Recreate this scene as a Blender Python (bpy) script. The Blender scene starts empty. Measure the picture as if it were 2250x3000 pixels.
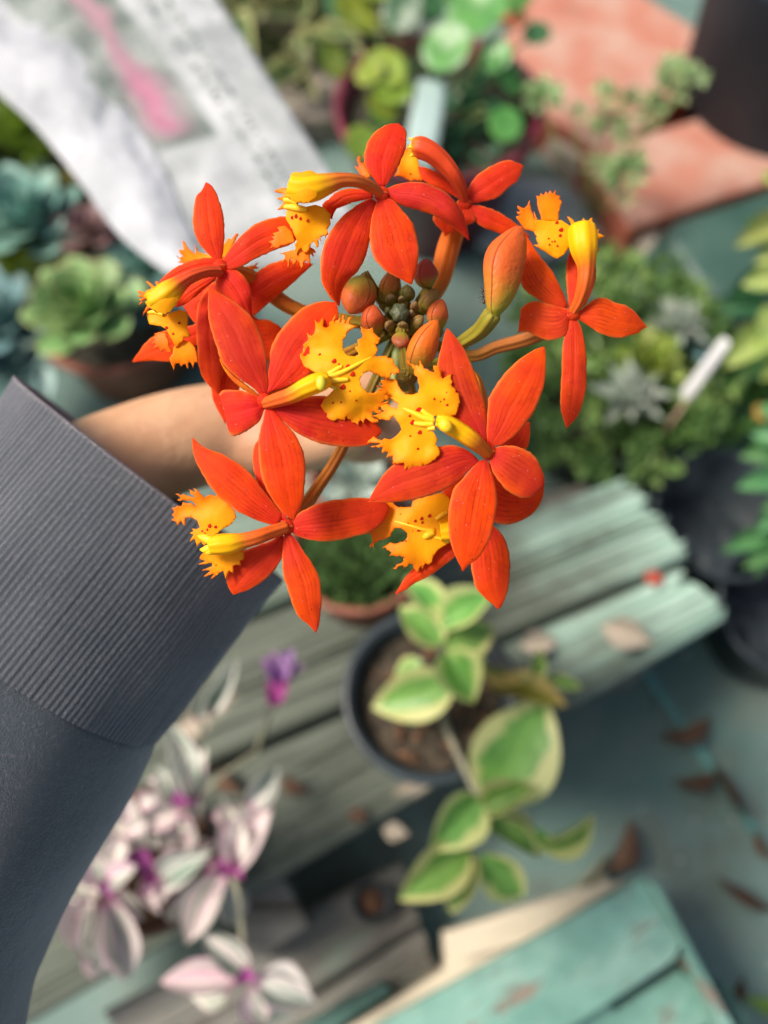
import bpy, math, random
import numpy as np
from mathutils import Vector, Matrix, noise
from mathutils.geometry import delaunay_2d_cdt

random.seed(7)
SC = bpy.context.scene
COL = SC.collection
R = math.radians

# ------------------------------------------------------------------ camera
CAM_H, PITCH, FPX = 0.635, R(65), 2496.0
cd = bpy.data.cameras.new('camera')
cam = bpy.data.objects.new('camera', cd)
COL.objects.link(cam)
cam.location = (0, 0, CAM_H)
cam.rotation_euler = (R(90) - PITCH, 0, 0)
cd.sensor_fit = 'VERTICAL'
cd.sensor_height = 36.0
cd.lens = 36.0 * FPX / 3000.0
cd.clip_start, cd.clip_end = 0.02, 200
cd.dof.use_dof = True
cd.dof.focus_distance = 0.198
cd.dof.aperture_fstop = 6.2
cd.dof.aperture_blades = 0
SC.camera = cam

# ------------------------------------------------------------------ sky, sun, exposure
SUN_EL, SUN_AZ = 52, -84          # azimuth from +Y towards +X, degrees
w = bpy.data.worlds.new('World')
SC.world = w
w.use_nodes = True
nt = w.node_tree
nt.nodes.clear()
sky = nt.nodes.new('ShaderNodeTexSky')
sky.sky_type = 'NISHITA'
sky.sun_disc = False
sky.sun_elevation = R(SUN_EL)
sky.sun_rotation = R(SUN_AZ)
sky.air_density = 1.0
sky.dust_density = 6.0
sky.ozone_density = 0.6
bg = nt.nodes.new('ShaderNodeBackground')
bg.inputs[1].default_value = 0.092
wo = nt.nodes.new('ShaderNodeOutputWorld')
nt.links.new(sky.outputs[0], bg.inputs[0])
nt.links.new(bg.outputs[0], wo.inputs[0])
sd = bpy.data.lights.new('sun', 'SUN')
sd.energy = 3.1
sd.angle = R(18)
sd.color = (1.0, 0.90, 0.82)
sun = bpy.data.objects.new('sun', sd)
COL.objects.link(sun)
sv = Vector((math.sin(R(SUN_AZ)) * math.cos(R(SUN_EL)), math.cos(R(SUN_AZ)) * math.cos(R(SUN_EL)), math.sin(R(SUN_EL))))
sun.rotation_euler = sv.to_track_quat('Z', 'Y').to_euler()
sun.location = sv * 5
SC.view_settings.view_transform = 'Standard'
SC.view_settings.look = 'None'
SC.view_settings.exposure = 0.62
SC.view_settings.gamma = 1.0
SC.view_settings.use_curve_mapping = False
SC.cycles.max_bounces = 8
SC.cycles.transparent_max_bounces = 12

# ------------------------------------------------------------------ coordinates
C0 = Vector((0, 0, CAM_H))
FWD = Vector((0, math.cos(PITCH), -math.sin(PITCH)))
UP = Vector((0, math.sin(PITCH), math.cos(PITCH)))
RT = Vector((1, 0, 0))


def P(u, v, d):
    """the point seen at photo pixel (u, v), d metres along the lens axis"""
    return C0 + (FWD + RT * ((u - 1125) / FPX) - UP * ((v - 1500) / FPX)) * d


def W(u, v, z=0.0):
    """the point at height z seen at photo pixel (u, v)"""
    k = FWD - UP * ((v - 1500) / FPX)
    return P(u, v, (z - CAM_H) / k.z)


# ------------------------------------------------------------------ objects
WM = {}


def link(o, parent=None, world=None):
    COL.objects.link(o)
    world = world or Matrix.Identity(4)
    if parent is not None:
        o.parent = parent
        o.matrix_basis = WM[parent.name].inverted() @ world
    else:
        o.matrix_basis = world
    WM[o.name] = world.copy()
    return o


def tag(o, label, cat=None, group=None, kind=None):
    if label:
        o['label'] = label
    if cat:
        o['category'] = cat
    if group:
        o['group'] = group
    if kind:
        o['kind'] = kind
    return o


def thing(name, label, cat, loc, group=None):
    o = bpy.data.objects.new(name, None)
    o.empty_display_size = 0.02
    link(o, None, Matrix.Translation(loc))
    return tag(o, label, cat, group)


def mesh(name, vs, fs, uvs=None, smooth=True):
    me = bpy.data.meshes.new(name)
    me.from_pydata([tuple(v) for v in vs], [], fs)
    if uvs is not None:
        ul = me.uv_layers.new(name='uv')
        idx = np.zeros(len(me.loops), dtype=np.int32)
        me.loops.foreach_get('vertex_index', idx)
        ul.data.foreach_set('uv', np.array(uvs, dtype=np.float32)[idx].ravel())
    if smooth:
        me.polygons.foreach_set('use_smooth', [True] * len(me.polygons))
    me.update()
    return me


def obj(name, me, m, parent=None, world=None):
    o = bpy.data.objects.new(name, me)
    if m is not None and not me.materials:
        me.materials.append(m)
    elif m is not None and me.materials[0] != m:
        o.material_slots[0].link = 'OBJECT'
        o.material_slots[0].material = m
    return link(o, parent, world)


def solidify(o, t, off=0):
    md = o.modifiers.new('thick', 'SOLIDIFY')
    md.thickness = t
    md.offset = off
    return o


def grid(rows, closed=False, cap0=False, cap1=False, uv=True):
    """loft a list of equal-length point rows"""
    n, k = len(rows), len(rows[0])
    vs = [p for r in rows for p in r]
    fs = []
    kk = k if closed else k - 1
    for i in range(n - 1):
        for j in range(kk):
            a, b = i * k + j, i * k + (j + 1) % k
            fs.append((a, b, b + k, a + k))
    if cap0:
        fs.append(tuple(range(k - 1, -1, -1)))
    if cap1:
        fs.append(tuple((n - 1) * k + j for j in range(k)))
    uvs = [(j / max(1, k - (0 if closed else 1)), i / (n - 1)) for i in range(n) for j in range(k)]
    return vs, fs, uvs


def catmull(pts, n):
    """n points evenly spaced along a smooth curve through pts"""
    pts = [np.array(p, float) for p in pts]
    if len(pts) == 2:
        pts = [pts[0], (pts[0] + pts[1]) / 2, pts[1]]
    ext = [2 * pts[0] - pts[1]] + pts + [2 * pts[-1] - pts[-2]]
    out = []
    for i in range(1, len(ext) - 2):
        p0, p1, p2, p3 = ext[i - 1:i + 3]
        for q in range(8):
            t = q / 8
            out.append(0.5 * (2 * p1 + (p2 - p0) * t + (2 * p0 - 5 * p1 + 4 * p2 - p3) * t * t + (3 * p1 - p0 - 3 * p2 + p3) * t ** 3))
    out.append(pts[-1])
    out = np.array(out)
    s = np.concatenate([[0], np.cumsum(np.linalg.norm(np.diff(out, axis=0), axis=1))])
    tt = np.linspace(0, s[-1], n)
    return np.stack([np.interp(tt, s, out[:, c]) for c in range(out.shape[1])], 1)


def tube(path, n=24, k=14, cap=True, flat=1.0):
    """path: (Vector, radius) list -> lofted round tube"""
    arr = catmull([tuple(p) + (r,) for p, r in path], n)
    rows = []
    prev = None
    for i in range(n):
        c = Vector(arr[i, :3])
        d = Vector(arr[min(n - 1, i + 1), :3]) - Vector(arr[max(0, i - 1), :3])
        d.normalize()
        x = (prev - d * prev.dot(d)) if prev else d.orthogonal()
        x.normalize()
        prev = x
        y = d.cross(x)
        r = max(1e-5, arr[i, 3])
        rows.append([c + x * (r * math.cos(2 * math.pi * j / k)) + y * (r * flat * math.sin(2 * math.pi * j / k)) for j in range(k)])
    return grid(rows, True, cap, cap)


def merge(parts):
    vs, fs, us = [], [], []
    for v, f, u in parts:
        o = len(vs)
        vs += list(v)
        us += list(u)
        fs += [tuple(i + o for i in q) for q in f]
    return vs, fs, us


def lathe(prof, k=40):
    rows = [[Vector((r * math.cos(2 * math.pi * j / k), r * math.sin(2 * math.pi * j / k), z)) for j in range(k)] for r, z in prof]
    return grid(rows, True, True, True)


def ellipsoid(c, axes, k=10, n=8):
    """axes: three Vectors (semi axes); the third runs pole to pole"""
    rows = []
    for i in range(n + 1):
        t = math.pi * (i / n * 0.98 + 0.01)
        rows.append([c + axes[0] * (math.sin(t) * math.cos(2 * math.pi * j / k)) + axes[1] * (math.sin(t) * math.sin(2 * math.pi * j / k)) - axes[2] * math.cos(t) for j in range(k)])
    return grid(rows, True, True, True)


# ------------------------------------------------------------------ materials
class NT:
    def __init__(s, name):
        s.m = bpy.data.materials.new(name)
        s.m.use_nodes = True
        s.t = s.m.node_tree
        s.t.nodes.clear()
        s.out = s.t.nodes.new('ShaderNodeOutputMaterial')

    def n(s, typ, **kw):
        q = s.t.nodes.new('ShaderNode' + typ)
        for k, v in kw.items():
            setattr(q, k, v)
        return q

    def set(s, sock, v):
        if isinstance(v, bpy.types.NodeSocket):
            s.t.links.new(v, sock)
        elif isinstance(v, (tuple, list)) and len(v) == 3 and sock.type == 'RGBA':
            sock.default_value = (*v, 1)
        else:
            sock.default_value = v

    def math(s, op, a, b=0.0, c=0.0, clamp=False):
        q = s.n('Math', operation=op)
        q.use_clamp = clamp
        s.set(q.inputs[0], a)
        s.set(q.inputs[1], b)
        s.set(q.inputs[2], c)
        return q.outputs[0]

    def mix(s, f, a, b, blend='MIX'):
        q = s.n('Mix', data_type='RGBA', blend_type=blend)
        s.set(q.inputs[0], f)
        s.set(q.inputs[6], a)
        s.set(q.inputs[7], b)
        return q.outputs[2]

    def ramp(s, f, lo, hi):
        q = s.n('MapRange')
        q.interpolation_type = 'SMOOTHSTEP'
        s.set(q.inputs[0], f)
        q.inputs[1].default_value = lo
        q.inputs[2].default_value = hi
        return q.outputs[0]

    def noise(s, scale, detail=3, vec=None, rough=0.5, dist=0.0):
        q = s.n('TexNoise')
        q.inputs['Scale'].default_value = scale
        q.inputs['Detail'].default_value = detail
        q.inputs['Roughness'].default_value = rough
        q.inputs['Distortion'].default_value = dist
        s.set(q.inputs['Vector'], vec if vec is not None else s.objc())
        return q.outputs[0]

    def voro(s, scale, vec=None, feature='F1', rand=1.0):
        q = s.n('TexVoronoi', feature=feature)
        q.inputs['Scale'].default_value = scale
        q.inputs['Randomness'].default_value = rand
        s.set(q.inputs['Vector'], vec if vec is not None else s.objc())
        return q

    def objc(s):
        return s.n('TexCoord').outputs['Object']

    def geo(s):
        return s.n('NewGeometry').outputs['Position']

    def stretch(s, sx, sy, sz, vec=None):
        q = s.n('Mapping')
        s.set(q.inputs[0], vec if vec is not None else s.objc())
        q.inputs['Scale'].default_value = (sx, sy, sz)
        return q.outputs[0]

    def uv(s):
        q = s.n('SeparateXYZ')
        s.set(q.inputs[0], s.n('TexCoord').outputs['UV'])
        return q.outputs[0], q.outputs[1]

    def ocol(s):
        return s.n('ObjectInfo').outputs['Color']

    def orand(s):
        return s.n('ObjectInfo').outputs['Random']

    def bump(s, h, dist, strength=1.0):
        q = s.n('Bump')
        q.inputs['Strength'].default_value = strength
        q.inputs['Distance'].default_value = dist
        s.set(q.inputs['Height'], h)
        return q.outputs[0]

    def done(s, col, rough=0.6, nrm=None, trans=0.0, tcol=None, spec=0.5, sheen=0.0, coat=0.0, sss=0.0, alpha=None, metal=0.0, sheencol=None):
        b = s.n('BsdfPrincipled')
        s.set(b.inputs['Base Color'], col)
        s.set(b.inputs['Roughness'], rough)
        s.set(b.inputs['Specular IOR Level'], spec)
        s.set(b.inputs['Metallic'], metal)
        if nrm is not None:
            s.set(b.inputs['Normal'], nrm)
        if sheen:
            b.inputs['Sheen Weight'].default_value = sheen
            b.inputs['Sheen Roughness'].default_value = 0.45
            if sheencol:
                s.set(b.inputs['Sheen Tint'], sheencol)
        if coat:
            b.inputs['Coat Weight'].default_value = coat
        if sss:
            b.inputs['Subsurface Weight'].default_value = sss
            b.inputs['Subsurface Radius'].default_value = (0.004, 0.0015, 0.0008)
            b.inputs['Subsurface Scale'].default_value = 1.0
        sh = b.outputs[0]
        if trans:
            t = s.n('BsdfTranslucent')
            s.set(t.inputs[0], tcol if tcol is not None else col)
            mx = s.n('MixShader')
            mx.inputs[0].default_value = trans
            s.t.links.new(sh, mx.inputs[1])
            s.t.links.new(t.outputs[0], mx.inputs[2])
            sh = mx.outputs[0]
        if alpha is not None:
            t = s.n('BsdfTransparent')
            mx = s.n('MixShader')
            s.set(mx.inputs[0], alpha)
            s.t.links.new(t.outputs[0], mx.inputs[1])
            s.t.links.new(sh, mx.inputs[2])
            sh = mx.outputs[0]
        s.t.links.new(sh, s.out.inputs[0])
        return s.m


def plain(name, c1, c2, scale=40, rough=0.6, bump=0.0, trans=0.0, spec=0.4, detail=4, lo=0.35, hi=0.65, sheen=0):
    t = NT(name)
    f = t.ramp(t.noise(scale, detail), lo, hi)
    nr = t.bump(t.noise(scale * 3, 4), bump) if bump else None
    return t.done(t.mix(f, c1, c2), rough, nr, trans, spec=spec, sheen=sheen)


def leafmat(name, c1, c2, edge=None, ew=0.75, trans=0.25, rough=0.45, vein=0.25, spec=0.5):
    """leaf: two greens, midrib, optional margin colour (uv: s across, t along)"""
    t = NT(name)
    s_, t_ = t.uv()
    a = t.math('ABSOLUTE', t.math('MULTIPLY', t.math('SUBTRACT', s_, 0.5), 2.0))
    f = t.ramp(t.noise(55, 3, t.geo()), 0.3, 0.7)
    col = t.mix(f, c1, c2)
    rib = t.math('SUBTRACT', 1.0, t.ramp(a, 0.0, 0.09))
    col = t.mix(t.math('MULTIPLY', rib, vein), col, (min(1, c2[0] * 2.2 + .03), min(1, c2[1] * 1.7 + .03), c2[2] * 1.6 + .02))
    if edge:
        n_ = t.math('MULTIPLY', t.math('SUBTRACT', t.noise(70, 4, t.geo(), .62), 0.5), 0.85)
        tip = t.math('MULTIPLY', t.ramp(t_, 0.72, 1.0), 0.5)
        e = t.ramp(t.math('ADD', t.math('ADD', a, n_), tip), ew - 0.09, ew + 0.09)
        col = t.mix(e, col, edge)
    cbv = t.n('CombineXYZ')
    t.set(cbv.inputs[0], t.math('ADD', t.math('MULTIPLY', t_, 34.0), t.math('MULTIPLY', a, -16.0)))
    sv_ = t.math('SUBTRACT', 1.0, t.ramp(t.math('ABSOLUTE', t.math('SINE', t.math('ADD', t.math('MULTIPLY', t_, 30.0), t.math('MULTIPLY', a, -15.0)))), 0.0, .35))
    col = t.mix(t.math('MULTIPLY', sv_, .14), col, (min(1, c2[0] * 1.9 + .03), min(1, c2[1] * 1.5 + .03), c2[2] * 1.5 + .02))
    col = t.mix(t.math('MULTIPLY', t.math('LESS_THAN', t.voro(150, t.geo()).outputs[0], .06), .35), col, (.16, .12, .06))
    # a small individual variation from leaf to leaf
    h = t.n('HueSaturation')
    t.set(h.inputs['Hue'], t.math('ADD', 0.485, t.math('MULTIPLY', t.orand(), 0.03)))
    t.set(h.inputs['Value'], t.math('ADD', 0.82, t.math('MULTIPLY', t.orand(), 0.36)))
    t.set(h.inputs['Color'], col)
    col = h.outputs[0]
    nr = t.bump(t.noise(260, 3, t.geo()), 0.0006, 0.6)
    return t.done(col, rough, nr, trans, spec=spec)


# ------------------------------------------------------------------ leaf shapes (unit length along X, unit width along Y)
_leaf = {}


def leafmesh(kind='ovate', bend=0.15, fold=0.12, wave=0.0, thick=0.0, seed=0):
    key = (kind, bend, fold, wave, thick, seed)
    if key in _leaf:
        return _leaf[key]
    n, k = (13, 9)
    if thick:
        n, k = 10, 7
    rng = random.Random(seed)
    ph = rng.random() * 6.28

    def wid(t):
        if kind == 'round':
            return math.sqrt(max(0, 1 - (2 * t - 1) ** 2)) ** 0.9
        if kind == 'lance':
            return math.sin(math.pi * t ** 0.75) ** 1.25
        if kind == 'spoon':
            return max(0.28 * (1 - t), math.sin(math.pi * t ** 1.9) ** 0.75) * (1 - 0.05 * t)
        if kind == 'wedge':
            return max(0.45 * (1 - t) ** .5, math.sin(math.pi * min(1, t ** 1.25)) ** 0.7)
        return math.sin(math.pi * t ** 0.82) ** 0.8
    rows, low = [], []
    for i in range(n):
        t = i / (n - 1)
        ww = max(0.004, wid(t)) * 0.5
        r, l = [], []
        for j in range(k):
            s = 2 * j / (k - 1) - 1
            y = s * ww
            z = -bend * t * t + bend * 0.3 * t + fold * abs(s) ** 1.4 * ww * 2 + wave * math.sin(9 * t + ph + 2 * s) * abs(s)
            r.append(Vector((t, y, z)))
            l.append(Vector((t, y * 0.92, z - thick * (1 - s * s) * math.sin(math.pi * min(1, t * .9 + .1)) - (0.002 if thick else 0))))
        rows.append(r)
        low.append(l[::-1])
    if thick:
        full = [rows[i] + low[i] for i in range(n)]
        vs, fs, us = grid(full, True, True, True)
        us = [((j / (k - 1)) if j < k else (2 * k - 1 - j) / (k - 1), i / (n - 1)) for i in range(n) for j in range(2 * k)]
    else:
        vs, fs, us = grid(rows)
    _leaf[key] = mesh('leaf_' + kind, vs, fs, us)
    return _leaf[key]


def frame(b, tpt, wid, nrm, roll=0.0, zs=None):
    x = tpt - b
    ln = x.length
    xn = x.normalized()
    y = nrm.cross(xn)
    if y.length < 1e-6:
        y = xn.orthogonal()
    y.normalize()
    z = xn.cross(y)
    if roll:
        q = Matrix.Rotation(roll, 3, xn)
        y, z = q @ y, q @ z
    zs = zs or ln
    return Matrix(((xn.x * ln, y.x * wid, z.x * zs, b.x), (xn.y * ln, y.y * wid, z.y * zs, b.y), (xn.z * ln, y.z * wid, z.z * zs, b.z), (0, 0, 0, 1)))


def leaf(parent, me, m, b, t, wpx, z0, z1, roll=0.0, name='leaf', face=0.5):
    """a leaf from photo pixel b at height z0 to pixel t at height z1, wpx pixels wide"""
    B, T = W(*b, z0), W(*t, z1)
    mid = (B + T) / 2
    d = (mid - C0).dot(FWD)
    nrm = ((C0 - mid).normalized() * face + Vector((0, 0, 1)) * (1 - face)).normalized()
    return obj(name, me, m, parent, frame(B, T, wpx * d / FPX, nrm, roll))


def scatter(name, me, m, mats, parent=None):
    """many copies of a small leaf joined into one mesh (kind = stuff)"""
    base = np.array([tuple(v.co) + (1,) for v in me.vertices])
    fs0 = [tuple(p.vertices) for p in me.polygons]
    us0 = [None] * len(base)
    ul = me.uv_layers[0].data
    for l in me.loops:
        us0[l.vertex_index] = tuple(ul[l.index].uv)
    vs, fs, us = [], [], []
    for M in mats:
        o = len(vs)
        vs += [tuple(q[:3]) for q in base @ np.array(M).T]
        fs += [tuple(i + o for i in f) for f in fs0]
        us += us0
    w0 = WM[parent.name] if parent else Matrix.Identity(4)
    o = obj(name, mesh(name, vs, fs, us), m, parent, None)
    o['kind'] = 'stuff'
    return o

# ================================================================== SETTING
GZ = -0.12


def m_membrane():
    t = NT('weed_membrane')
    n1 = t.ramp(t.noise(2.6, 5, t.geo()), 0.35, 0.68)
    n2 = t.ramp(t.noise(14, 5, t.geo()), 0.4, 0.75)
    col = t.mix(n1, (0.068, 0.14, 0.122), (0.19, 0.285, 0.25))
    col = t.mix(t.math('MULTIPLY', n2, 0.55), col, (0.19, 0.22, 0.18))
    col = t.mix(t.math('MULTIPLY', t.ramp(t.noise(7, 6, t.geo(), .65), .52, .66), .6), col, (.085, .10, .075))
    sp = t.math('LESS_THAN', t.voro(42, t.geo()).outputs[0], 0.10)
    col = t.mix(t.math('MULTIPLY', t.math('LESS_THAN', t.voro(95, t.geo()).outputs[0], 0.12), .5), col, (.05, .045, .03))
    col = t.mix(t.math('MULTIPLY', sp, 0.6), col, (0.36, 0.42, 0.38))
    wv = t.n('TexWave', wave_type='BANDS', bands_direction='X')
    wv.inputs['Scale'].default_value = 160
    t.set(wv.inputs['Vector'], t.geo())
    wv2 = t.n('TexWave', wave_type='BANDS', bands_direction='Y')
    wv2.inputs['Scale'].default_value = 160
    t.set(wv2.inputs['Vector'], t.geo())
    h = t.math('ADD', wv.outputs[1], wv2.outputs[1])
    return t.done(col, 0.62, t.bump(h, 0.0005, 0.5), spec=0.4)


def relief(x, y):
    return 0.006 * noise.noise(Vector((x * 3, y * 3, 0))) + 0.003 * noise.noise(Vector((x * 9, y * 9, 4)))


vs, fs = [], []
xs = list(np.concatenate([[-30, -8, -3], np.linspace(-1.4, 1.4, 57), [3, 8, 30]]))
ys = list(np.concatenate([[-30, -8, -2], np.linspace(-0.7, 1.9, 53), [3.5, 8, 30]]))
for y in ys:
    for x in xs:
        vs.append((x, y, GZ + relief(x, y)))
nx = len(xs)
for j in range(len(ys) - 1):
    for i in range(nx - 1):
        a = j * nx + i
        fs.append((a, a + 1, a + nx + 1, a + nx))
ground = tag(obj('ground', mesh('ground', vs, fs), m_membrane()), 'dark teal woven weed membrane covering the ground', kind='structure')

# the coloured guide line woven into the membrane: a strip a few mm above it
gl0, gl1 = W(1870, 1950, GZ), W(2290, 2560, GZ)
rows = []
dd = (gl1 - gl0)
sd_ = Vector((-dd.y, dd.x, 0)).normalized()
for i in range(30):
    c = gl0 + dd * (i / 29 * 1.6 - .1)
    rows.append([Vector((q.x, q.y, GZ + relief(q.x, q.y) + 0.005)) for q in (c - sd_ * .0035, c + sd_ * .0035)])
tag(obj('guide_line', mesh('guide_line', *grid(rows)), plain('guide_thread', (0.07, .22, .2), (0.1, .28, .25), 60, .6)), 'thin turquoise guide line woven into the ground membrane', kind='structure')

# ================================================================== WOOD


def m_plank(name, paint, paint2, wood, bare, wear=0.45, worn_shade=None):
    """weathered painted timber: local X runs along the grain"""
    t = NT(name)
    g = t.stretch(1.6, 26, 8)
    g2 = t.stretch(5, 150, 40)
    n1 = t.noise(2.2, 5, g, 0.6)
    n2 = t.noise(2.0, 4, g2, 0.65)
    n3 = t.noise(7, 4, None, 0.6)
    col = t.mix(t.ramp(n2, 0.3, 0.7), paint, paint2)
    wr = t.math('ADD', t.math('MULTIPLY', n1, 0.65), t.math('MULTIPLY', n3, 0.35))
    if worn_shade is not None:      # greyed towards one end: wear, with the shade there painted in too
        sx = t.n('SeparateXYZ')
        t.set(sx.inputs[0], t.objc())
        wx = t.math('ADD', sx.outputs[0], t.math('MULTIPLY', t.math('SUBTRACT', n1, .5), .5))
        wr = t.math('ADD', wr, t.math('MULTIPLY', t.math('SUBTRACT', 1.0, t.ramp(wx, worn_shade[0], worn_shade[1])), worn_shade[2]))
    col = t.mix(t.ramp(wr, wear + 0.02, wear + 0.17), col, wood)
    col = t.mix(t.math('MULTIPLY', t.ramp(t.noise(9, 4, t.stretch(1, 2.2, 1)), 0.63, 0.72), 0.8), col, bare)
    crk = t.ramp(t.noise(1.0, 4, t.stretch(5, 170, 30), 0.75), 0.58, 0.70)
    col = t.mix(t.math('MULTIPLY', crk, 0.75), col, (0.055, 0.06, 0.045))
    hgt = t.math('ADD', n2, t.math('MULTIPLY', crk, -1.3))
    return t.done(col, 0.75, t.bump(hgt, 0.002, 0.8), spec=0.25)


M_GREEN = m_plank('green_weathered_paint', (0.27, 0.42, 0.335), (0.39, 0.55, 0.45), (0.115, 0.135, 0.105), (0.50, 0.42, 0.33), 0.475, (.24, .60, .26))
M_GREYGREEN = m_plank('worn_green_paint', (0.17, 0.24, 0.19), (0.22, 0.30, 0.245), (0.115, 0.13, 0.10), (0.36, 0.31, 0.25), 0.47)
M_GREYWOOD = m_plank('grey_bare_timber', (0.17, 0.175, 0.15), (0.23, 0.225, 0.20), (0.12, 0.11, 0.09), (0.2, 0.25, 0.2), 0.46)


def plank(parent, a0, a1, b0, b1, z, th, m, name='plank', jag=(0.0, 0.012), nx=44, ny=25, seed=0, world_pts=False):
    """a board between two edge lines given at height z; grooved top, splintered ends, real thickness"""
    if not world_pts:
        a0, a1, b0, b1 = (W(*q, z) for q in (a0, a1, b0, b1))
    o0 = (a0 + b0) / 2
    x = ((a1 - a0) + (b1 - b0)).normalized()
    y = Vector((0, 0, 1)).cross(x)
    M = Matrix(((x.x, y.x, 0, o0.x), (x.y, y.y, 0, o0.y), (x.z, y.z, 1, o0.z), (0, 0, 0, 1)))
    Mi = M.inverted()
    A0, A1, B0, B1 = (Mi @ q for q in (a0, a1, b0, b1))
    rng = random.Random(seed)
    top, bot = [], []
    e0 = [0.0] * ny
    e1 = [0.0] * ny
    cur0 = cur1 = 0
    for j in range(ny):
        if rng.random() < 0.55:
            cur0, cur1 = rng.random(), rng.random()
        e0[j] = cur0 * jag[0]
        e1[j] = (0.7 * cur1 + 0.3 * rng.random()) * jag[1]
    gr = [rng.gauss(0, .0004) - (.0022 if rng.random() < .12 else 0) for j in range(ny)]
    for i in range(nx):
        s = i / (nx - 1)
        r, b = [], []
        for j in range(ny):
            q = j / (ny - 1)
            p0, p1 = A0.lerp(B0, q), A1.lerp(B1, q)
            L = (p1 - p0).length
            t = e0[j] / L + s * (1 - (e0[j] + e1[j]) / L)
            p = p0.lerp(p1, t)
            rnd = -0.004 * max(0, abs(2 * q - 1) - 0.9) / 0.1
            dz = gr[j] + rnd + 0.0012 * noise.noise(Vector((p.x * 6, p.y * 60, seed)))
            r.append(Vector((p.x, p.y, dz)))
            b.append(Vector((p.x, p.y, -th)))
        top.append(r)
        bot.append(b)
    full = [top[i] + bot[i][::-1] for i in range(nx)]
    vs_, fs_, us_ = grid(full, True, True, True)
    o = obj(name, mesh(name, vs_, fs_, us_, smooth=False), m, parent, M)
    return o


bench = thing('slatted_bench', 'low bench of weathered green planks with splintered ends under the plant pots', 'bench', W(1125, 2200, GZ))
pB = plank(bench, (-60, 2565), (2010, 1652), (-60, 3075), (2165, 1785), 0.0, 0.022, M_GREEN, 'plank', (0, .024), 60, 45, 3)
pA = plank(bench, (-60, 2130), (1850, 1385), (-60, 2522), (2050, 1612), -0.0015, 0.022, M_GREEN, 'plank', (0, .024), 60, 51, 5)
pZ = plank(bench, (-60, 1650), (1330, 1270), (-60, 2110), (1480, 1490), -0.004, 0.022, M_GREYGREEN, 'plank', (0, .012), 50, 27, 9)
# the same bench's two bearers, standing on the ground under the planks
for q0, q1 in (((420, 1950), (830, 2760)), ((1650, 1440), (1850, 1960))):
    a, b = W(*q0, -0.03), W(*q1, -0.03)
    dx = (b - a).normalized()
    sx = Vector((-dx.y, dx.x, 0)) * 0.02
    vs_, fs_, us_ = grid([[c + sx, c - sx, c - sx + Vector((0, 0, GZ + .03 + .003)), c + sx + Vector((0, 0, GZ + .03 + .003))] for c in (a, b)], True, True, True)
    obj('bearer', mesh('bearer', vs_, fs_, us_, False), M_GREYWOOD, bench, Matrix.Translation((0, 0, 0.005)))

# greyer timbers lying lower, below the bench edge
low = thing('grey_boards', 'bare grey weathered boards lying lower than the green bench', 'boards', W(800, 2900, GZ))
plank(low, (300, 2960), (1180, 2520), (460, 3200), (1240, 2700), -0.07, 0.03, M_GREYWOOD, 'board', (0, .006), 30, 21, 12)
plank(low, (470, 3215), (1245, 2712), (640, 3420), (1290, 2850), -0.074, 0.03, M_GREYWOOD, 'board', (0, .005), 30, 21, 14)

# teal painted crate at lower right
def m_peel():
    t = NT('peeling_teal_paint')
    n1 = t.noise(17, 7, t.stretch(.8, 1.7, 1), 0.66)
    n2 = t.noise(34, 5, None, 0.6)
    n3 = t.noise(2.2, 5, t.stretch(3, 30, 8), 0.6)
    col = t.mix(t.ramp(n2, 0.3, 0.7), (0.12, 0.27, 0.22), (0.19, 0.38, 0.31))
    col = t.mix(t.math('MULTIPLY', t.ramp(n1, 0.45, 0.7), 0.7), col, (0.30, 0.48, 0.40))
    wr = t.math('ADD', t.math('MULTIPLY', n1, 0.5), t.math('MULTIPLY', n3, 0.5))
    f = t.ramp(wr, 0.57, 0.60)
    col = t.mix(t.math('MULTIPLY', t.ramp(t.noise(5, 5), .5, .75), .35), col, (.22, .27, .22))
    col = t.mix(t.math('MULTIPLY', t.ramp(t.noise(60, 6, t.stretch(.5, 2.5, 1), .7), .55, .66), .6), col, (.15, .14, .11))
    col = t.mix(f, col, t.mix(n2, (0.20, 0.14, 0.10), (0.28, 0.25, 0.2)))
    return t.done(col, 0.6, t.bump(t.math('MULTIPLY', f, -1.0), 0.0012, 0.8), spec=0.35)


M_TEAL = m_peel()
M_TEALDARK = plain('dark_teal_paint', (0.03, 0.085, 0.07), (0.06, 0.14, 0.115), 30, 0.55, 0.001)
M_CREAM = m_plank('pale_raw_timber', (0.55, 0.49, 0.36), (0.62, 0.55, 0.42), (0.4, 0.33, 0.23), (0.3, 0.22, 0.14), 0.55)
crate = thing('teal_crate', 'old wooden crate in peeling turquoise paint at the lower right corner', 'crate', W(1700, 2900, GZ))


def prism(parent, name, px, z, th, m, bev=0.0015):
    """a board from its photo outline at height z, th thick"""
    pts_ = [W(*q, z) for q in px]
    c = sum(pts_, Vector()) / len(pts_)
    x = (pts_[1] - pts_[0]).normalized()
    y = Vector((0, 0, 1)).cross(x)
    M = Matrix(((x.x, y.x, 0, c.x), (x.y, y.y, 0, c.y), (0, 0, 1, c.z), (0, 0, 0, 1)))
    Mi = M.inverted()
    lp = [Mi @ q for q in pts_]
    n = len(lp)
    vs_ = lp + [q - Vector((0, 0, th)) for q in lp]
    fs_ = [tuple(range(n)), tuple(range(2 * n - 1, n - 1, -1))] + [(i, i + n, (i + 1) % n + n, (i + 1) % n) for i in range(n)]
    o = obj(name, mesh(name, vs_, fs_, None, False), m, parent, M)
    if bev:
        md = o.modifiers.new('bev', 'BEVEL')
        md.width = bev
        md.segments = 2
        md.limit_method = 'ANGLE'
    return o


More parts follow.
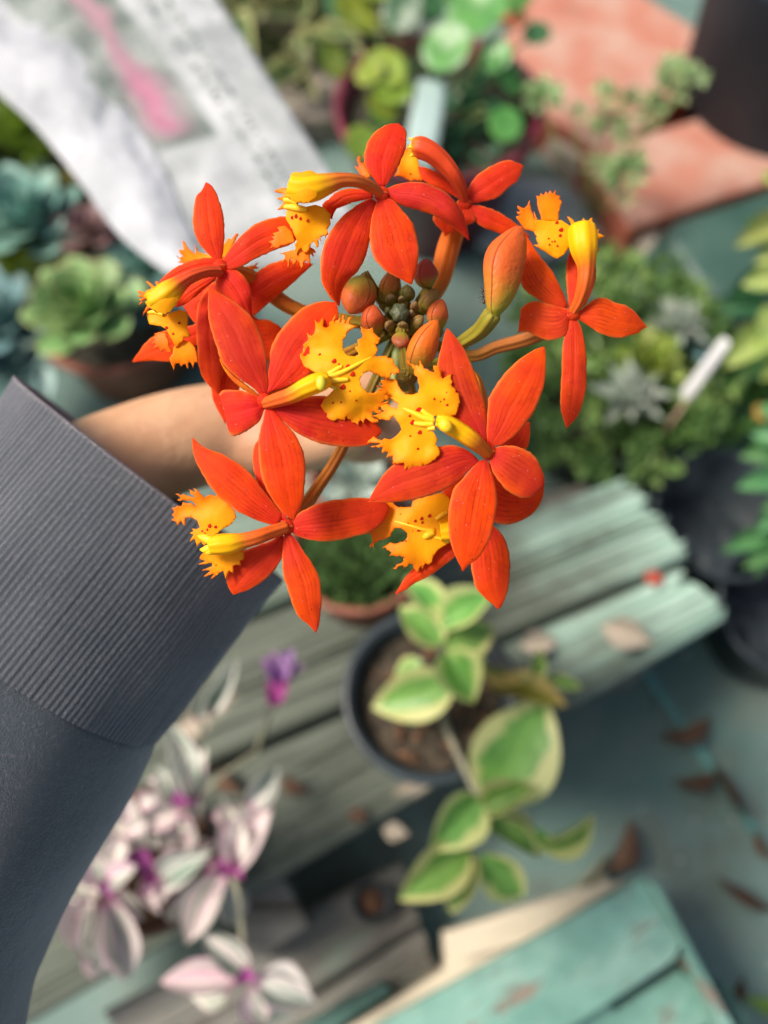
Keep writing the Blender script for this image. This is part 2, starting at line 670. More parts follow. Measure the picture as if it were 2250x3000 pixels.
prism(crate, 'board', [(1110, 3000), (1000, 3080), (1180, 3330), (1780, 2945), (1979, 2812), (2000, 2760), (1882, 2572)], 0.0, 0.018, M_TEAL)
prism(crate, 'board', [(1165, 3300), (1765, 2920), (1800, 2962), (1990, 2840), (2050, 2900), (2085, 2990), (1400, 3600)], -0.0185, 0.016, M_TEAL)
prism(crate, 'end_rail', [(1888, 2568), (1935, 2602), (2250, 3190), (2190, 3210), (2005, 2756)], 0.004, 0.06, M_TEAL)
prism(crate, 'side_board', [(1305, 2730), (1690, 2605), (1850, 2575), (1010, 3075), (985, 3035), (1310, 2838)], -0.022, 0.05, M_CREAM)
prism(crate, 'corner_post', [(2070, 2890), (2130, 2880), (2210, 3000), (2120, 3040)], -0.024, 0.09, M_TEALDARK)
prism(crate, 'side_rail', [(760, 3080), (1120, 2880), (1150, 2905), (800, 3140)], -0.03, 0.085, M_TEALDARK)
for px in ((1250, 3100), (1800, 2700)):
    c = W(*px, -0.02)
    obj('foot', mesh('foot', *merge([tube([(c, .018), (Vector((c.x, c.y, GZ + .003)), .018)], 3, 4)]), False), M_TEALDARK, crate)

# pale plank lying on the ground at the top, behind the bag
def ground_board(label, a0, a1, b0, b1, z, m, seed=1):
    t = thing('pale_board', label, 'board', W(*a0, GZ))
    plank(t, a0, a1, b0, b1, z, z - GZ - .002, m, 'board_body', (.004, .006), 20, 15, seed)


M_PALE = m_plank('sun_bleached_timber', (0.33, 0.29, 0.235), (0.40, 0.35, 0.29), (0.24, 0.21, 0.17), (0.3, 0.3, 0.22), 0.52)
ground_board('sun bleached board lying between the plastic bag and the red pot', (420, 235), (1010, 190), (470, 400), (1080, 330), -0.085, M_PALE, 21)
ground_board('pinkish beige board at the left edge behind the succulents', (-250, 430), (190, 380), (-250, 590), (330, 560), -0.085, M_PALE, 22)

# ================================================================== POTS
M_BLACKPOT = plain('black_plastic', (0.020, 0.028, 0.033), (0.036, 0.050, 0.058), 25, 0.42, 0.0, spec=0.5)
M_TERRA = plain('terracotta', (0.20, 0.065, 0.04), (0.29, 0.115, 0.075), 25, 0.75, 0.001)
M_BURG = plain('burgundy_plastic', (0.13, 0.012, 0.03), (0.19, 0.022, 0.045), 30, 0.3, 0.0, spec=0.6)
M_BROWNPOT = plain('brown_clay', (.10, .05, .035), (.15, .08, .055), 25, .8, .001)
M_SOIL = plain('potting_soil', (0.030, 0.025, 0.017), (0.085, 0.066, 0.043), 90, 0.9, 0.004)
M_SOILB = plain('bark_soil', (0.07, 0.035, 0.018), (0.22, 0.11, 0.055), 110, 0.9, 0.006)
M_SOILD = plain('dark_soil', (0.018, 0.018, 0.013), (0.06, 0.055, 0.035), 90, 0.9, 0.004)


def pot(name, label, cx, cy, z0, z1, r0, r1, m, soil=M_SOIL, lip=0.006, group=None, sink=0.012, k=44):
    t = thing(name, label, 'pot', (cx, cy, z0), group)
    h = z1 - z0
    prof = [(0.001, 0.0), (r0, 0.0), (r0 + (r1 - r0) * .82, h * .84), (r1 + lip * .5, h * .85), (r1 + lip, h - .002), (r1 + lip * .6, h), (r1 + lip * .15, h), (r1 - .003, h - .004), (r0 * .97, 0.006), (0.001, 0.006)]
    vs_, fs_, us_ = lathe(prof, k)
    obj('pot_body', mesh('pot_body', vs_, fs_, us_), m, t, Matrix.Translation((cx, cy, z0)))
    rs = r0 + (r1 - r0) * (1 - sink / h) - 0.004
    rings = []
    for i in range(9):
        rr = max(0.0005, rs * i / 8)
        rings.append([Vector((rr * math.cos(2 * math.pi * j / 36), rr * math.sin(2 * math.pi * j / 36), 0.004 * noise.noise(Vector((cx * 50 + rr * 90 * math.cos(j * .1745), cy * 50 + rr * 90 * math.sin(j * .1745), 1))))) for j in range(36)])
    vs_, fs_, us_ = grid(rings, True)
    obj('soil', mesh('soil', vs_, fs_, us_), soil, t, Matrix.Translation((cx, cy, z1 - sink)))
    return t


# --- black nursery pot with the variegated plant
pc = W(1262, 2030, 0.088)
pot('nursery_pot', 'black round nursery pot holding the upright green and cream plant', pc.x, pc.y, 0.003, 0.088, 0.040, 0.0525, M_BLACKPOT, M_SOIL, .0052, None, .016)

# chips of bark on that soil
def chips(name, cx, cy, z, r, n, m, size, label=None, seed=0, flat=.4):
    rng = random.Random(seed)
    parts = []
    for _ in range(n):
        a, q = rng.random() * 6.28, r * math.sqrt(rng.random())
        c = Vector((cx + q * math.cos(a), cy + q * math.sin(a), z))
        s = size * (.5 + rng.random())
        e = Matrix.Rotation(rng.random() * 6.28, 3, 'Z') @ Matrix.Rotation((rng.random() - .5) * 1.2, 3, 'X')
        parts.append(ellipsoid(c, [e @ Vector((s, 0, 0)), e @ Vector((0, s * .6, 0)), e @ Vector((0, 0, s * flat))], 7, 4))
    return tag(obj(name, mesh(name, *merge(parts)), m), label, None, None, 'stuff')


chips('bark_chips', pc.x, pc.y, 0.075, .042, 60, M_SOILB, .0035, 'bits of bark and grit on the soil of the black nursery pot', 3)

M_VARIEG = leafmat('cream_edged_leaf', (0.12, 0.30, 0.06), (0.20, 0.42, 0.09), (0.58, 0.60, 0.24), 0.62, 0.25, 0.35, 0.15)
M_VARIEGY = leafmat('yellowing_leaf', (0.30, 0.33, 0.05), (0.42, 0.36, 0.06), (0.72, 0.60, 0.20), 0.5, 0.25, 0.4)
M_STEM = plain('grey_green_stem', (0.22, 0.21, 0.15), (0.3, 0.3, 0.2), 60, 0.6)
M_GSTEM = plain('green_stem', (0.12, 0.2, 0.06), (0.2, 0.28, 0.09), 60, 0.55)


def V4(x, y):
    return (850 + .6028 * x, 1600 + .6028 * y)


vp = thing('variegated_plant', 'leafy plant with cream edged green leaves growing in the black nursery pot', 'plant', (pc.x, pc.y, 0.074))
root = W(1300, 2120, 0.076)


def stem(parent, pts_, r, m, name='stem', n=20):
    return obj(name, mesh(name, *tube([(p, r) for p in pts_], n, 9)), m, parent)


stem(vp, [root, W(1390, 2310, .090), W(1425, 2370, .096), W(1370, 2480, .09)], .0022, M_STEM)
stem(vp, [root, W(1300, 1990, .11), W(1290, 1880, .135), W(1290, 1800, .15)], .0019, M_STEM)
stem(vp, [W(1300, 1990, .11), W(1400, 1960, .12), W(1560, 1990, .125)], .0014, M_GSTEM)
stem(vp, [W(1425, 2370, .096), W(1520, 2400, .10), W(1570, 2440, .10)], .0013, M_GSTEM)
for b, t, w_, z0, z1, rl, bend, fold, m in (
        ((735, 330), (560, 150), 165, .150, .158, .3, .1, .2, 0), ((735, 400), (985, 210), 210, .150, .160, -.35, .15, .3, 0),
        ((735, 480), (535, 290), 200, .142, .150, .2, .18, .3, 0), ((745, 480), (1000, 400), 215, .140, .146, .25, .1, .25, 0),
        ((760, 510), (890, 765), 230, .138, .135, 0, .15, .75, 0), ((800, 660), (395, 790), 260, .112, .104, -.15, .12, .15, 0),
        ((640, 560), (500, 640), 110, .110, .100, .3, .2, .1, 0),
        ((900, 570), (1190, 640), 85, .120, .122, .5, .1, .3, 1), ((960, 690), (1350, 770), 150, .116, .112, -.3, .12, .35, 2),
        ((960, 1250), (1250, 740), 430, .096, .116, .08, .14, .12, 0), ((935, 1285), (1190, 1160), 170, .100, .116, -.2, .2, .45, 0),
        ((915, 1215), (690, 1480), 250, .098, .104, -.25, .16, .3, 0), ((870, 1470), (530, 1720), 240, .090, .098, -.1, .12, .25, 0),
        ((920, 1500), (1140, 1720), 210, .090, .080, .1, .12, .3, 0), ((930, 1340), (1240, 1500), 190, .096, .092, -.5, .2, .3, 0),
        ((1190, 1440), (1500, 1330), 115, .104, .106, .5, .3, .5, 0), ((1200, 1370), (1290, 1480), 110, .104, .100, .4, .4, .5, 0),
        ((890, 1480), (770, 1790), 190, .088, .080, .2, .2, .3, 0),
        ((1200, 640), (1215, 495), 80, .124, .140, 0, .1, .3, 0), ((1250, 640), (1420, 690), 70, .122, .124, 0, .1, .3, 0), ((850, 560), (945, 500), 130, .130, .135, .3, .1, .5, 0)):
    leaf(vp, leafmesh('ovate', bend, fold, .012, 0, int(b[0])), (M_VARIEG, M_VARIEGY, M_VARIEGY)[m], V4(*b), V4(*t), w_ * .6028, z0, z1, rl, face=.75)

# --- terracotta pot under the flowers, with a mossy green cushion
tc = W(1050, 1600, 0.075)
pot('terracotta_pot', 'small terracotta pot of mossy green plants behind the orchid flowers', tc.x, tc.y, 0.0, 0.075, .036, .047, M_TERRA, M_SOILD, .004, None, .010)
M_MOSS = leafmat('moss_green', (0.06, 0.13, 0.035), (0.12, 0.22, 0.07), None, .8, .3, .5)
M_PALEROS = leafmat('pale_rosette', (0.30, 0.40, 0.34), (0.45, 0.54, 0.47), None, .8, .1, .5)


def tuft(name, label, cx, cy, z, r, n, me, m, ln, wd, seed=0, up=.6, kind='stuff', dome=.4):
    rng = random.Random(seed)
    ms = []
    for _ in range(n):
        a, q = rng.random() * 6.28, math.sqrt(rng.random())
        b = Vector((cx + r * q * math.cos(a), cy + r * q * math.sin(a), z + dome * r * (1 - q * q)))
        d = Vector((math.cos(a) * q + rng.gauss(0, .5), math.sin(a) * q + rng.gauss(0, .5), up + rng.random() * .5)).normalized()
        l_ = ln * (.6 + .8 * rng.random())
        ms.append(frame(b, b + d * l_, wd * (.7 + .6 * rng.random()), Vector((rng.gauss(0, .4), rng.gauss(0, .4) - .25, 1)).normalized(), 0))
    o = scatter(name, me, m, ms)
    return tag(o, label, None, None, kind)


tuft('moss', 'bright green mossy cushion filling the small terracotta pot', tc.x, tc.y - .006, .066, .036, 420, leafmesh('ovate', .2, .2), M_MOSS, .011, .006, 4)


def rosette(name, label, c, rad, n, me, m, height=.35, parent=None, wfac=.42, seed=0, tilt=None, cat='succulent', group=None, lname='leaf', inner=.18, flat=0.15):
    """spiral of leaves round a crown: every leaf a part"""
    rng = random.Random(seed)
    t = parent or thing(name, label, cat, c, group)
    Q = tilt.to_matrix() if tilt else Matrix.Identity(3)
    for i in range(n):
        f = (i + .5) / n                       # 0 = centre, 1 = outermost
        a = i * 2.39996 + rng.gauss(0, .06)
        el = R(80) * (1 - f) ** 1.1 + flat * f
        l_ = rad * (inner + (1 - inner) * f ** .8) * (1 + rng.gauss(0, .05))
        d = Q @ Vector((math.cos(a) * math.cos(el), math.sin(a) * math.cos(el), math.sin(el)))
        nn = Q @ Vector((-math.cos(a) * math.sin(el), -math.sin(a) * math.sin(el), math.cos(el)))
        b = c + Q @ Vector((math.cos(a) * rad * .07, math.sin(a) * rad * .07, rad * height * (1 - f)))
        obj(lname, me, m, t, frame(b, b + d * l_, l_ * wfac * (1.25 - .25 * f), nn, rng.gauss(0, .05)))
    return t


tcr = W(1050, 1410, .11)
rosette('pale_rosette', 'pale grey rosette succulent glimpsed between the two front orchid flowers', W(1050, 1420, .085), .034, 16, leafmesh('spoon', -.1, .1, 0, .12), M_PALEROS, .3, None, .6, 5)
pr = W(1050, 1420, .085)
pot('rosette_pot', 'small brown pot holding the pale grey rosette behind the hand', pr.x, pr.y + .008, 0.0, .082, .026, .034, M_TERRA, M_SOILD, .003, None, .006)

# ================================================================== TRADESCANTIA (lower left)
def T3(x, y):
    return (.7233 * x, 1900 + .7233 * y)


def m_trad(name, c_w, c_g, c_p, pink):
    t = NT(name)
    s_, t_ = t.uv()
    cb = t.n('CombineXYZ')
    t.set(cb.inputs[0], t.math('MULTIPLY', s_, 5.0))
    t.set(cb.inputs[1], t.math('MULTIPLY', t_, 0.5))
    t.set(cb.inputs[2], t.math('MULTIPLY', t.orand(), 60.0))
    st = t.ramp(t.noise(1.5, 2, cb.outputs[0]), 0.42, 0.56)
    a = t.math('ABSOLUTE', t.math('MULTIPLY', t.math('SUBTRACT', s_, 0.5), 2.0))
    col = t.mix(st, c_w, c_g)
    cb2 = t.n('CombineXYZ')
    t.set(cb2.inputs[0], t.math('MULTIPLY', s_, 4.0))
    t.set(cb2.inputs[1], t.math('MULTIPLY', t.orand(), 90.0))
    pk = t.math('MULTIPLY', t.ramp(t.noise(1.3, 1, cb2.outputs[0]), 0.45, 0.62), pink)
    col = t.mix(pk, col, c_p)
    col = t.mix(t.math('MULTIPLY', t.ramp(a, .8, 1.0), .5), col, c_p)
    base = t.math('SUBTRACT', 1.0, t.ramp(t_, 0.0, 0.2))
    col = t.mix(t.math('MULTIPLY', base, .75), col, (0.42, 0.05, 0.24))
    return t.done(col, 0.42, t.bump(t.noise(300, 2, t.geo()), .0004), 0.25)


M_TRAD = m_trad('striped_pink_leaf', (0.82, 0.78, 0.70), (0.30, 0.39, 0.28), (0.70, 0.44, 0.54), .8)
M_TRADG = m_trad('striped_green_leaf', (0.80, 0.80, 0.72), (0.13, 0.25, 0.17), (0.5, 0.3, 0.36), .35)
M_TRADP = leafmat('purple_leaf', (0.30, 0.05, 0.22), (0.42, 0.09, 0.32), None, .8, .3, .45)
M_TRADV = leafmat('violet_leaf', (0.26, 0.09, 0.36), (0.40, 0.20, 0.52), (.55, .35, .55), .7, .3, .45)
tr0 = W(420, 2520, 0.05)
pot('trailing_plant_pot', 'low brown pot of bark soil under the pink striped trailing plant', tr0.x, tr0.y, 0.003, .044, .034, .041, M_BROWNPOT, M_SOILB, .004, None, .006)
tp = thing('trailing_plant', 'trailing plant with white, green and pink striped leaves below the sleeve', 'plant', tr0)
LT = [(b, t, w_, z0, z1, rl, m) for b, t, w_, z0, z1, rl, m in (
    ((955, 900), (905, 600), 130, .085, .095, .2, 0), ((950, 905), (1095, 610), 165, .085, .095, -.3, 0), ((1000, 640), (1130, 480), 110, .095, .10, .3, 1),
    ((925, 890), (730, 1215), 170, .08, .06, .2, 0), ((900, 930), (960, 1130), 130, .075, .06, -.3, 1),
    ((1000, 1330), (820, 1150), 125, .06, .068, .2, 1), ((1030, 1345), (1290, 1435), 185, .06, .055, -.2, 1), ((1010, 1370), (1060, 1530), 130, .058, .05, .1, 0),
    ((975, 1345), (640, 1345), 130, .06, .06, .2, 0), ((940, 1380), (760, 1420), 100, .055, .05, -.3, 0), ((1010, 1400), (1190, 1500), 110, .05, .045, .3, 1),
    ((435, 1000), (520, 1360), 150, .085, .06, -.15, 0), ((410, 1010), (420, 1345), 140, .085, .058, .25, 1), ((380, 980), (300, 1240), 130, .085, .065, .2, 0),
    ((345, 1150), (395, 1350), 90, .07, .055, -.2, 0), ((400, 960), (370, 850), 130, .085, .09, .3, 0), ((430, 950), (545, 880), 120, .09, .095, -.3, 0),
    ((480, 960), (575, 1110), 95, .08, .07, .3, 0), ((640, 960), (850, 820), 150, .08, .088, -.2, 1), ((630, 960), (560, 1010), 90, .078, .07, .3, 0),
    ((790, 640), (690, 300), 130, .095, .105, .2, 1), ((770, 640), (800, 330), 120, .095, .1, -.3, 1), ((750, 650), (600, 520), 120, .095, .095, .4, 0),
    ((740, 650), (560, 700), 110, .09, .085, -.2, 0), ((760, 660), (750, 840), 120, .09, .075, .2, 0), ((700, 640), (640, 480), 90, .095, .1, .2, 1),
    ((500, 760), (440, 900), 110, .09, .085, .2, 0), ((520, 740), (600, 700), 90, .09, .095, -.2, 0), ((500, 700), (520, 600), 120, .09, .1, .1, 0),
    ((830, 270), (960, 40), 85, .1, .115, .2, 1), ((800, 300), (880, 130), 70, .1, .11, -.2, 1), ((690, 1010), (740, 1100), 110, .07, .06, -.2, 0),
    ((860, 680), (1000, 640), 90, .09, .09, .2, 0), ((560, 620), (650, 600), 80, .095, .1, .2, 0), ((310, 1100), (290, 1010), 90, .08, .08, .2, 0))]
for i, (b, t, w_, z0, z1, rl, m) in enumerate(LT):
    leaf(tp, leafmesh('ovate' if i % 3 else 'lance', .18, .3, .01, 0, i % 4), (M_TRAD, M_TRADG)[m], T3(*b), T3(*t), w_ * .7233, z0, z1, rl, face=.6)
rgt = random.Random(77)
for i in range(34):
    q = rgt.random()
    bx, by = 330 + 480 * q + rgt.gauss(0, 70), 1060 - 470 * q + rgt.gauss(0, 90)
    a = rgt.random() * 6.28
    ln = 90 + 70 * rgt.random()
    zz = .062 + .022 * rgt.random()
    leaf(tp, leafmesh('ovate', .2, .35, .012, 0, i % 4), (M_TRAD, M_TRAD, M_TRADG, M_TRADP)[i % 4 if i % 8 < 7 else 0] if i % 4 < 3 or i % 12 == 3 else M_TRAD, T3(bx, by), T3(bx + ln * math.cos(a), by + ln * math.sin(a)), (60 + 40 * rgt.random()) * .7233, zz, zz + rgt.gauss(0, .008), rgt.gauss(0, .3), face=.6)
for b, t, w_, z in (((935, 905), (880, 850), 70, .084), ((930, 880), (985, 930), 60, .084), ((640, 920), (570, 1000), 65, .08), ((425, 990), (450, 930), 70, .088), ((1000, 1350), (990, 1290), 80, .064), ((345, 1200), (340, 1140), 50, .07), ((700, 600), (790, 630), 60, .098), ((830, 900), (870, 860), 50, .08)):
    leaf(tp, leafmesh('ovate', .1, .5), M_TRADP, T3(*b), T3(*t), w_ * .7233, z, z + .004)
stem(tp, [W(*T3(560, 850), .05), W(*T3(760, 900), .075), W(*T3(940, 910), .082), W(*T3(1000, 1340), .058)], .002, M_STEM)
stem(tp, [W(*T3(560, 850), .05), W(*T3(430, 980), .083), W(*T3(340, 1170), .07)], .002, M_STEM)
stem(tp, [W(*T3(600, 800), .05), W(*T3(760, 650), .09), W(*T3(820, 290), .1)], .002, M_STEM)
stem(tp, [W(*T3(1040, 420), .02), W(*T3(1080, 300), .07), W(*T3(1120, 190), .09)], .0016, M_STEM)
stem(tp, [W(*T3(600, 800), .05), W(*T3(900, 520), .03), W(*T3(1040, 420), .02)], .0016, M_STEM)
for b, t, w_, rl in (((1115, 230), (1085, 130), 80, .3), ((1120, 220), (1170, 120), 80, -.3), ((1125, 150), (1100, 10), 90, .3), ((1130, 150), (1185, 0), 100, -.3), ((1140, 110), (1225, 60), 70, .2), ((1110, 120), (1060, 40), 60, .3)):
    leaf(tp, leafmesh('ovate', .15, .4), M_TRADV if b[1] < 200 else M_TRADP, T3(*b), T3(*t), w_ * .7233, .09, .1, rl)
chips('bark_litter', tr0.x, tr0.y, .045, .04, 160, M_SOILB, .004, 'crumbs of brown bark around the pink striped trailing plant', 8)

# fallen dry bits on the planks
M_DRY = plain('dry_leaf', (0.22, 0.11, 0.07), (0.33, 0.20, 0.125), 160, 0.85, .002)
M_DRYP = plain('dry_pale_leaf', (0.40, 0.35, 0.27), (0.48, 0.42, 0.33), 60, 0.8)
M_FALLEN = plain('fallen_petal', (0.42, 0.06, 0.04), (0.5, 0.12, 0.07), 60, 0.7)


def litter(label, cat, b, t, w_, z, m, name='dry_leaf', bend=.3, group=None, kind='lance'):
    B, T = W(*b, z), W(*t, z)
    mid = (B + T) / 2
    me = leafmesh(kind, bend, .35, .02, .06, int(b[0]) % 5)
    o = obj(name, me, m, None, frame(B - (T - B) * (.22 if z < -.05 else 0), T, w_ * (.62 if z < -.05 else 1) * (mid - C0).dot(FWD) / FPX, Vector((0, 0, 1)), .1 + (b[0] % 7) * .1))
    return tag(o, label, cat, group)


litter('small red fallen petal lying near the right end of the green planks', 'petal', (1885, 1685), (1950, 1705), 42, .004, M_FALLEN, 'fallen_petal', .2)
litter('beige flake of dry leaf on the lower plank, nearest its splintered end', 'dry leaf', (1760, 1830), (1920, 1885), 95, .004, M_DRYP, 'dry_leaf', .15)
litter('small beige dry leaf beside the yellowing leaves of the potted plant', 'dry leaf', (1520, 1890), (1640, 1880), 70, .004, M_DRYP, 'dry_leaf', .15)
litter('pale crumb of dry leaf on the plank left of the pot plant foliage', 'dry leaf', (1120, 2430), (1200, 2445), 55, .004, M_DRYP, 'dry_leaf', .2)
litter('brown dry leaf on the plank just left of the black nursery pot', 'dry leaf', (830, 2280), (900, 2320), 50, .004, M_DRY, 'dry_leaf', .2)
litter('tan dry leaf on the plank between nursery pot and trailing plant', 'dry leaf', (1025, 2370), (1080, 2400), 45, .004, M_DRY, 'dry_leaf', .2)
litter('rusty dry leaf curled on the plank above the pink striped plant', 'dry leaf', (650, 2250), (700, 2330), 60, .006, M_DRY, 'dry_leaf', .3)
litter('rusty lance shaped leaf on the membrane just below the plank end', 'dry leaf', (1965, 2150), (2110, 2110), 42, GZ + .008, M_DRY)
litter('bent brown leaf on the membrane, lying across the turquoise line', 'dry leaf', (2000, 2285), (2130, 2270), 40, GZ + .008, M_DRY)
litter('long tan leaf on the membrane pointing down the turquoise line', 'dry leaf', (2110, 2265), (2215, 2440), 45, GZ + .008, M_DRY)
litter('orange brown leaf on the membrane above the corner of the crate', 'dry leaf', (1790, 2530), (1880, 2400), 40, GZ + .01, M_DRY)
litter('dark curled leaf leaning against the top edge of the crate', 'dry leaf', (1690, 2590), (1800, 2500), 70, GZ + .02, M_STEM)
litter('brown leaf on the membrane right of the crate, partly out of frame', 'dry leaf', (2130, 2590), (2290, 2690), 55, GZ + .008, M_DRY)
litter('short orange leaf on the membrane beside the end of the crate', 'dry leaf', (2130, 2930), (2195, 2860), 40, GZ + .008, M_DRY)
litter('rusty leaf at the right edge of the membrane, above the others', 'dry leaf', (2225, 2450), (2270, 2540), 50, GZ + .008, M_DRY)
sg = thing('seedling', 'bright green seedling leaf at the bottom right corner beside the crate', 'plant', W(2240, 2940, GZ))
leaf(sg, leafmesh('ovate', .1, .2), leafmat('seedling_green', (.2, .36, .06), (.25, .42, .08), None, .8, .3), (2270, 2960), (2185, 2925), 45, GZ + .02, GZ + .03)
leaf(sg, leafmesh('ovate', .1, .2), bpy.data.materials['seedling_green'], (2270, 2960), (2330, 2920), 45, GZ + .02, GZ + .03)
stem(sg, [W(2270, 2960, GZ), W(2270, 2960, GZ + .021)], .001, M_GSTEM)

# small black pipe / mini pot in the gap between the planks
mp = W(1088, 2640, -0.05)
pot('mini_pot', 'tiny black plastic pot standing in the dark gap beside the bench', mp.x, mp.y, GZ + .004, -0.05, .009, .0125, M_BLACKPOT, M_SOILB, .002, None, .005, 24)

# ================================================================== RED POT WITH ROUND LEAVES (top)
rp = W(1287, 300, 0.03)
pot('burgundy_pot', 'wide shiny burgundy pot of round leaved plants at the top', rp.x, rp.y, GZ + .004, 0.03, .074, .101, M_BURG, M_SOILD, .006, None, .02, 56)
M_ROUND = leafmat('round_leaf', (0.07, 0.23, 0.05), (0.12, 0.32, 0.07), None, .8, .3, .35, .1)
M_ROUNDY = leafmat('round_yellow_leaf', (0.22, 0.34, 0.04), (0.32, 0.42, 0.06), None, .8, .3, .35, .1)
M_ROUNDD = leafmat('round_dark_leaf', (0.03, 0.12, 0.05), (0.05, 0.17, 0.07), None, .8, .3, .35, .1)


def discmesh():
    if 'disc' in _leaf:
        return _leaf['disc']
    rows = []
    for i in range(7):
        r = max(.004, i / 6) * .5
        rows.append([Vector((r * math.cos(2 * math.pi * j / 22) * (1 + .03 * math.cos(7 * 2 * math.pi * j / 22) * i / 6), r * math.sin(2 * math.pi * j / 22), .10 * (i / 6) ** 2 - .05 * (i / 6) ** 6 + .015 * math.sin(j * 1.3) * (i / 6) ** 2)) for j in range(22)])
    vs_, fs_, us_ = grid(rows, True)
    us_ = [(.5 + q.x * .9, .5 + q.y) for q in vs_]
    _leaf['disc'] = mesh('leaf_disc', vs_, fs_, us_)
    return _leaf['disc']


rl_ = thing('round_leaf_plant', 'plant with many round pennywort like leaves growing in the burgundy pot', 'plant', (rp.x, rp.y, .012))
rng = random.Random(11)
for u, v, r, m, z in ((1400, 30, 92, 0, .10), (1310, 140, 76, 0, .09), (1180, 30, 62, 2, .09), (1040, 40, 70, 1, .08), (975, 180, 50, 1, .07), (1125, 205, 66, 1, .07),
                      (1150, 260, 56, 1, .06), (1085, 210, 48, 1, .07), (1450, 165, 52, 0, .08), (1490, 225, 58, 0, .07), (1572, 100, 42, 2, .08), (1480, 365, 50, 0, .05), (1455, 330, 40, 2, .05),
                      (1060, 420, 52, 1, .05), (1120, 310, 50, 1, .05), (1250, 20, 55, 2, .08), (1330, -30, 60, 0, .1), (1500, -20, 60, 0, .09), (1090, -40, 70, 1, .09), (1120, 340, 40, 0, .045), (1370, 300, 32, 2, .04), (1400, 240, 30, 2, .045),
                      (1520, 40, 34, 1, .07), (1000, 10, 50, 2, .07)):
    c = W(u, v, z)
    d = (c - C0).dot(FWD)
    rad = r * d / FPX * 2
    n_ = Vector((rng.gauss(0, .3), -.35 + rng.gauss(0, .25), 1)).normalized()
    x = Vector((rng.gauss(0, 1), rng.gauss(0, 1), 0))
    x = (x - n_ * x.dot(n_)).normalized()
    obj('leaf', discmesh(), (M_ROUND, M_ROUNDY, M_ROUNDD)[m], rl_, frame(c, c + x * rad, rad, n_))
    rt = Vector((rp.x + (c.x - rp.x) * .35, rp.y + (c.y - rp.y) * .35, .012))
    stem(rl_, [rt, (rt + c) / 2 + Vector((0, 0, .015)), c], .0013, M_GSTEM, 'stalk', 10)
# pale stones and low green leaves on the dark soil
chips('stones', rp.x - .02, rp.y + .04, .013, .055, 26, plain('pale_stone', (.45, .43, .42), (.62, .6, .58), 60, .5), .0055, 'pale pebbles on the dark soil inside the burgundy pot', 5, .7)
tuft('creeping_leaves', 'small dark leaves creeping over the soil of the burgundy pot', rp.x, rp.y, .012, .082, 60, leafmesh('ovate', .2, .2), M_ROUNDD, .018, .014, 7, .3, dome=.05)

M_LABELB = plain('pale_blue_plastic', (.58, .74, .72), (.64, .8, .77), 30, .4, trans=.5)
M_LABELW = plain('white_plastic', (.66, .67, .67), (.74, .75, .76), 30, .35)


def plant_label(label, q, z0, z1, m):
    """flat plant tag: q = photo corners top-left, top-right, bottom-right, bottom-left"""
    a, b, c, d = W(*q[0], z1), W(*q[1], z1), W(*q[2], z0), W(*q[3], z0)
    rows = [[d.lerp(a, t).lerp(c.lerp(b, t), s) for s in (np.linspace(0, 1, 5) if t < .94 else np.linspace(.12, .88, 5))] for t in (-.35, 0, .3, .6, .8, .93, 1.0)]
    o = obj('plant_label', mesh('plant_label', *grid(rows)), m)
    solidify(o, .001)
    return tag(o, label, 'plant label')


plant_label('broad pale blue plant tag standing in the burgundy pot', ((1228, 226), (1312, 246), (1283, 430), (1188, 410)), .048, .056, M_LABELB)

# ================================================================== BRICKS, DARK POT, TROUGH (top right)
def m_brick():
    t = NT('dusty_brick')
    n1 = t.ramp(t.noise(16, 5), .35, .7)
    col = t.mix(t.noise(60, 4), (0.36, 0.10, 0.06), (0.45, 0.145, 0.085))
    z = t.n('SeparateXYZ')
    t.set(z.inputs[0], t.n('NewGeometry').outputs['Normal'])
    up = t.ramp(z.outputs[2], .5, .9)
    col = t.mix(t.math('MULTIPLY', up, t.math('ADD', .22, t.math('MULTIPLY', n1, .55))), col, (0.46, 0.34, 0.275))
    return t.done(col, .85, t.bump(t.noise(120, 4), .0015), spec=.2)


M_BRICK = m_brick()


def brick(label, u, v, yaw, size=(.21, .10, .06), z=GZ + .002, lift=0):
    L, Wd, H = size
    c = W(u, v, z + H)
    vs_, fs_ = [], []
    rng2 = random.Random(int(u))
    for i in range(2):
        for j in range(2):
            for k in range(2):
                vs_.append(((i - .5) * L + rng2.gauss(0, .0015), (j - .5) * Wd + rng2.gauss(0, .0015), k * H - H))
    fs_ = [(0, 1, 3, 2), (4, 6, 7, 5), (0, 4, 5, 1), (2, 3, 7, 6), (0, 2, 6, 4), (1, 5, 7, 3)]
    o = obj('brick', mesh('brick', vs_, fs_, None, False), M_BRICK, None, Matrix.Translation(c) @ Matrix.Rotation(yaw, 4, 'Z'))
    md = o.modifiers.new('bev', 'BEVEL')
    md.width = .004
    md.segments = 3
    return tag(o, label, 'brick', 'bricks on the ground at the top right')


brick('dusty red brick whose corner touches the rim of the burgundy pot', 1668, 235, R(-48), (.215, .12, .06))
brick('pinkish brick beside the dark grey pot, at the top of the photo', 1835, 85, R(-48), (.23, .13, .06))
brick('orange brick in front of the dark grey pot, its end showing', 2105, 450, R(22), (.29, .115, .062))
brick('red brick half out of frame above the round leaved plant', 1600, -95, R(-48), (.21, .11, .06))

dg = W(2245, 320, GZ + .064)
M_GREYPOT = plain('dark_grey_plastic', (.036, .058, .085), (.058, .084, .115), 9, .7, spec=.25)
pot('grey_pot', 'tall dark grey pot standing behind the bricks at top right', dg.x + .02, dg.y + .03, GZ + .064, .13, .112, .125, M_GREYPOT, M_SOILD, .005, None, .03, 56)

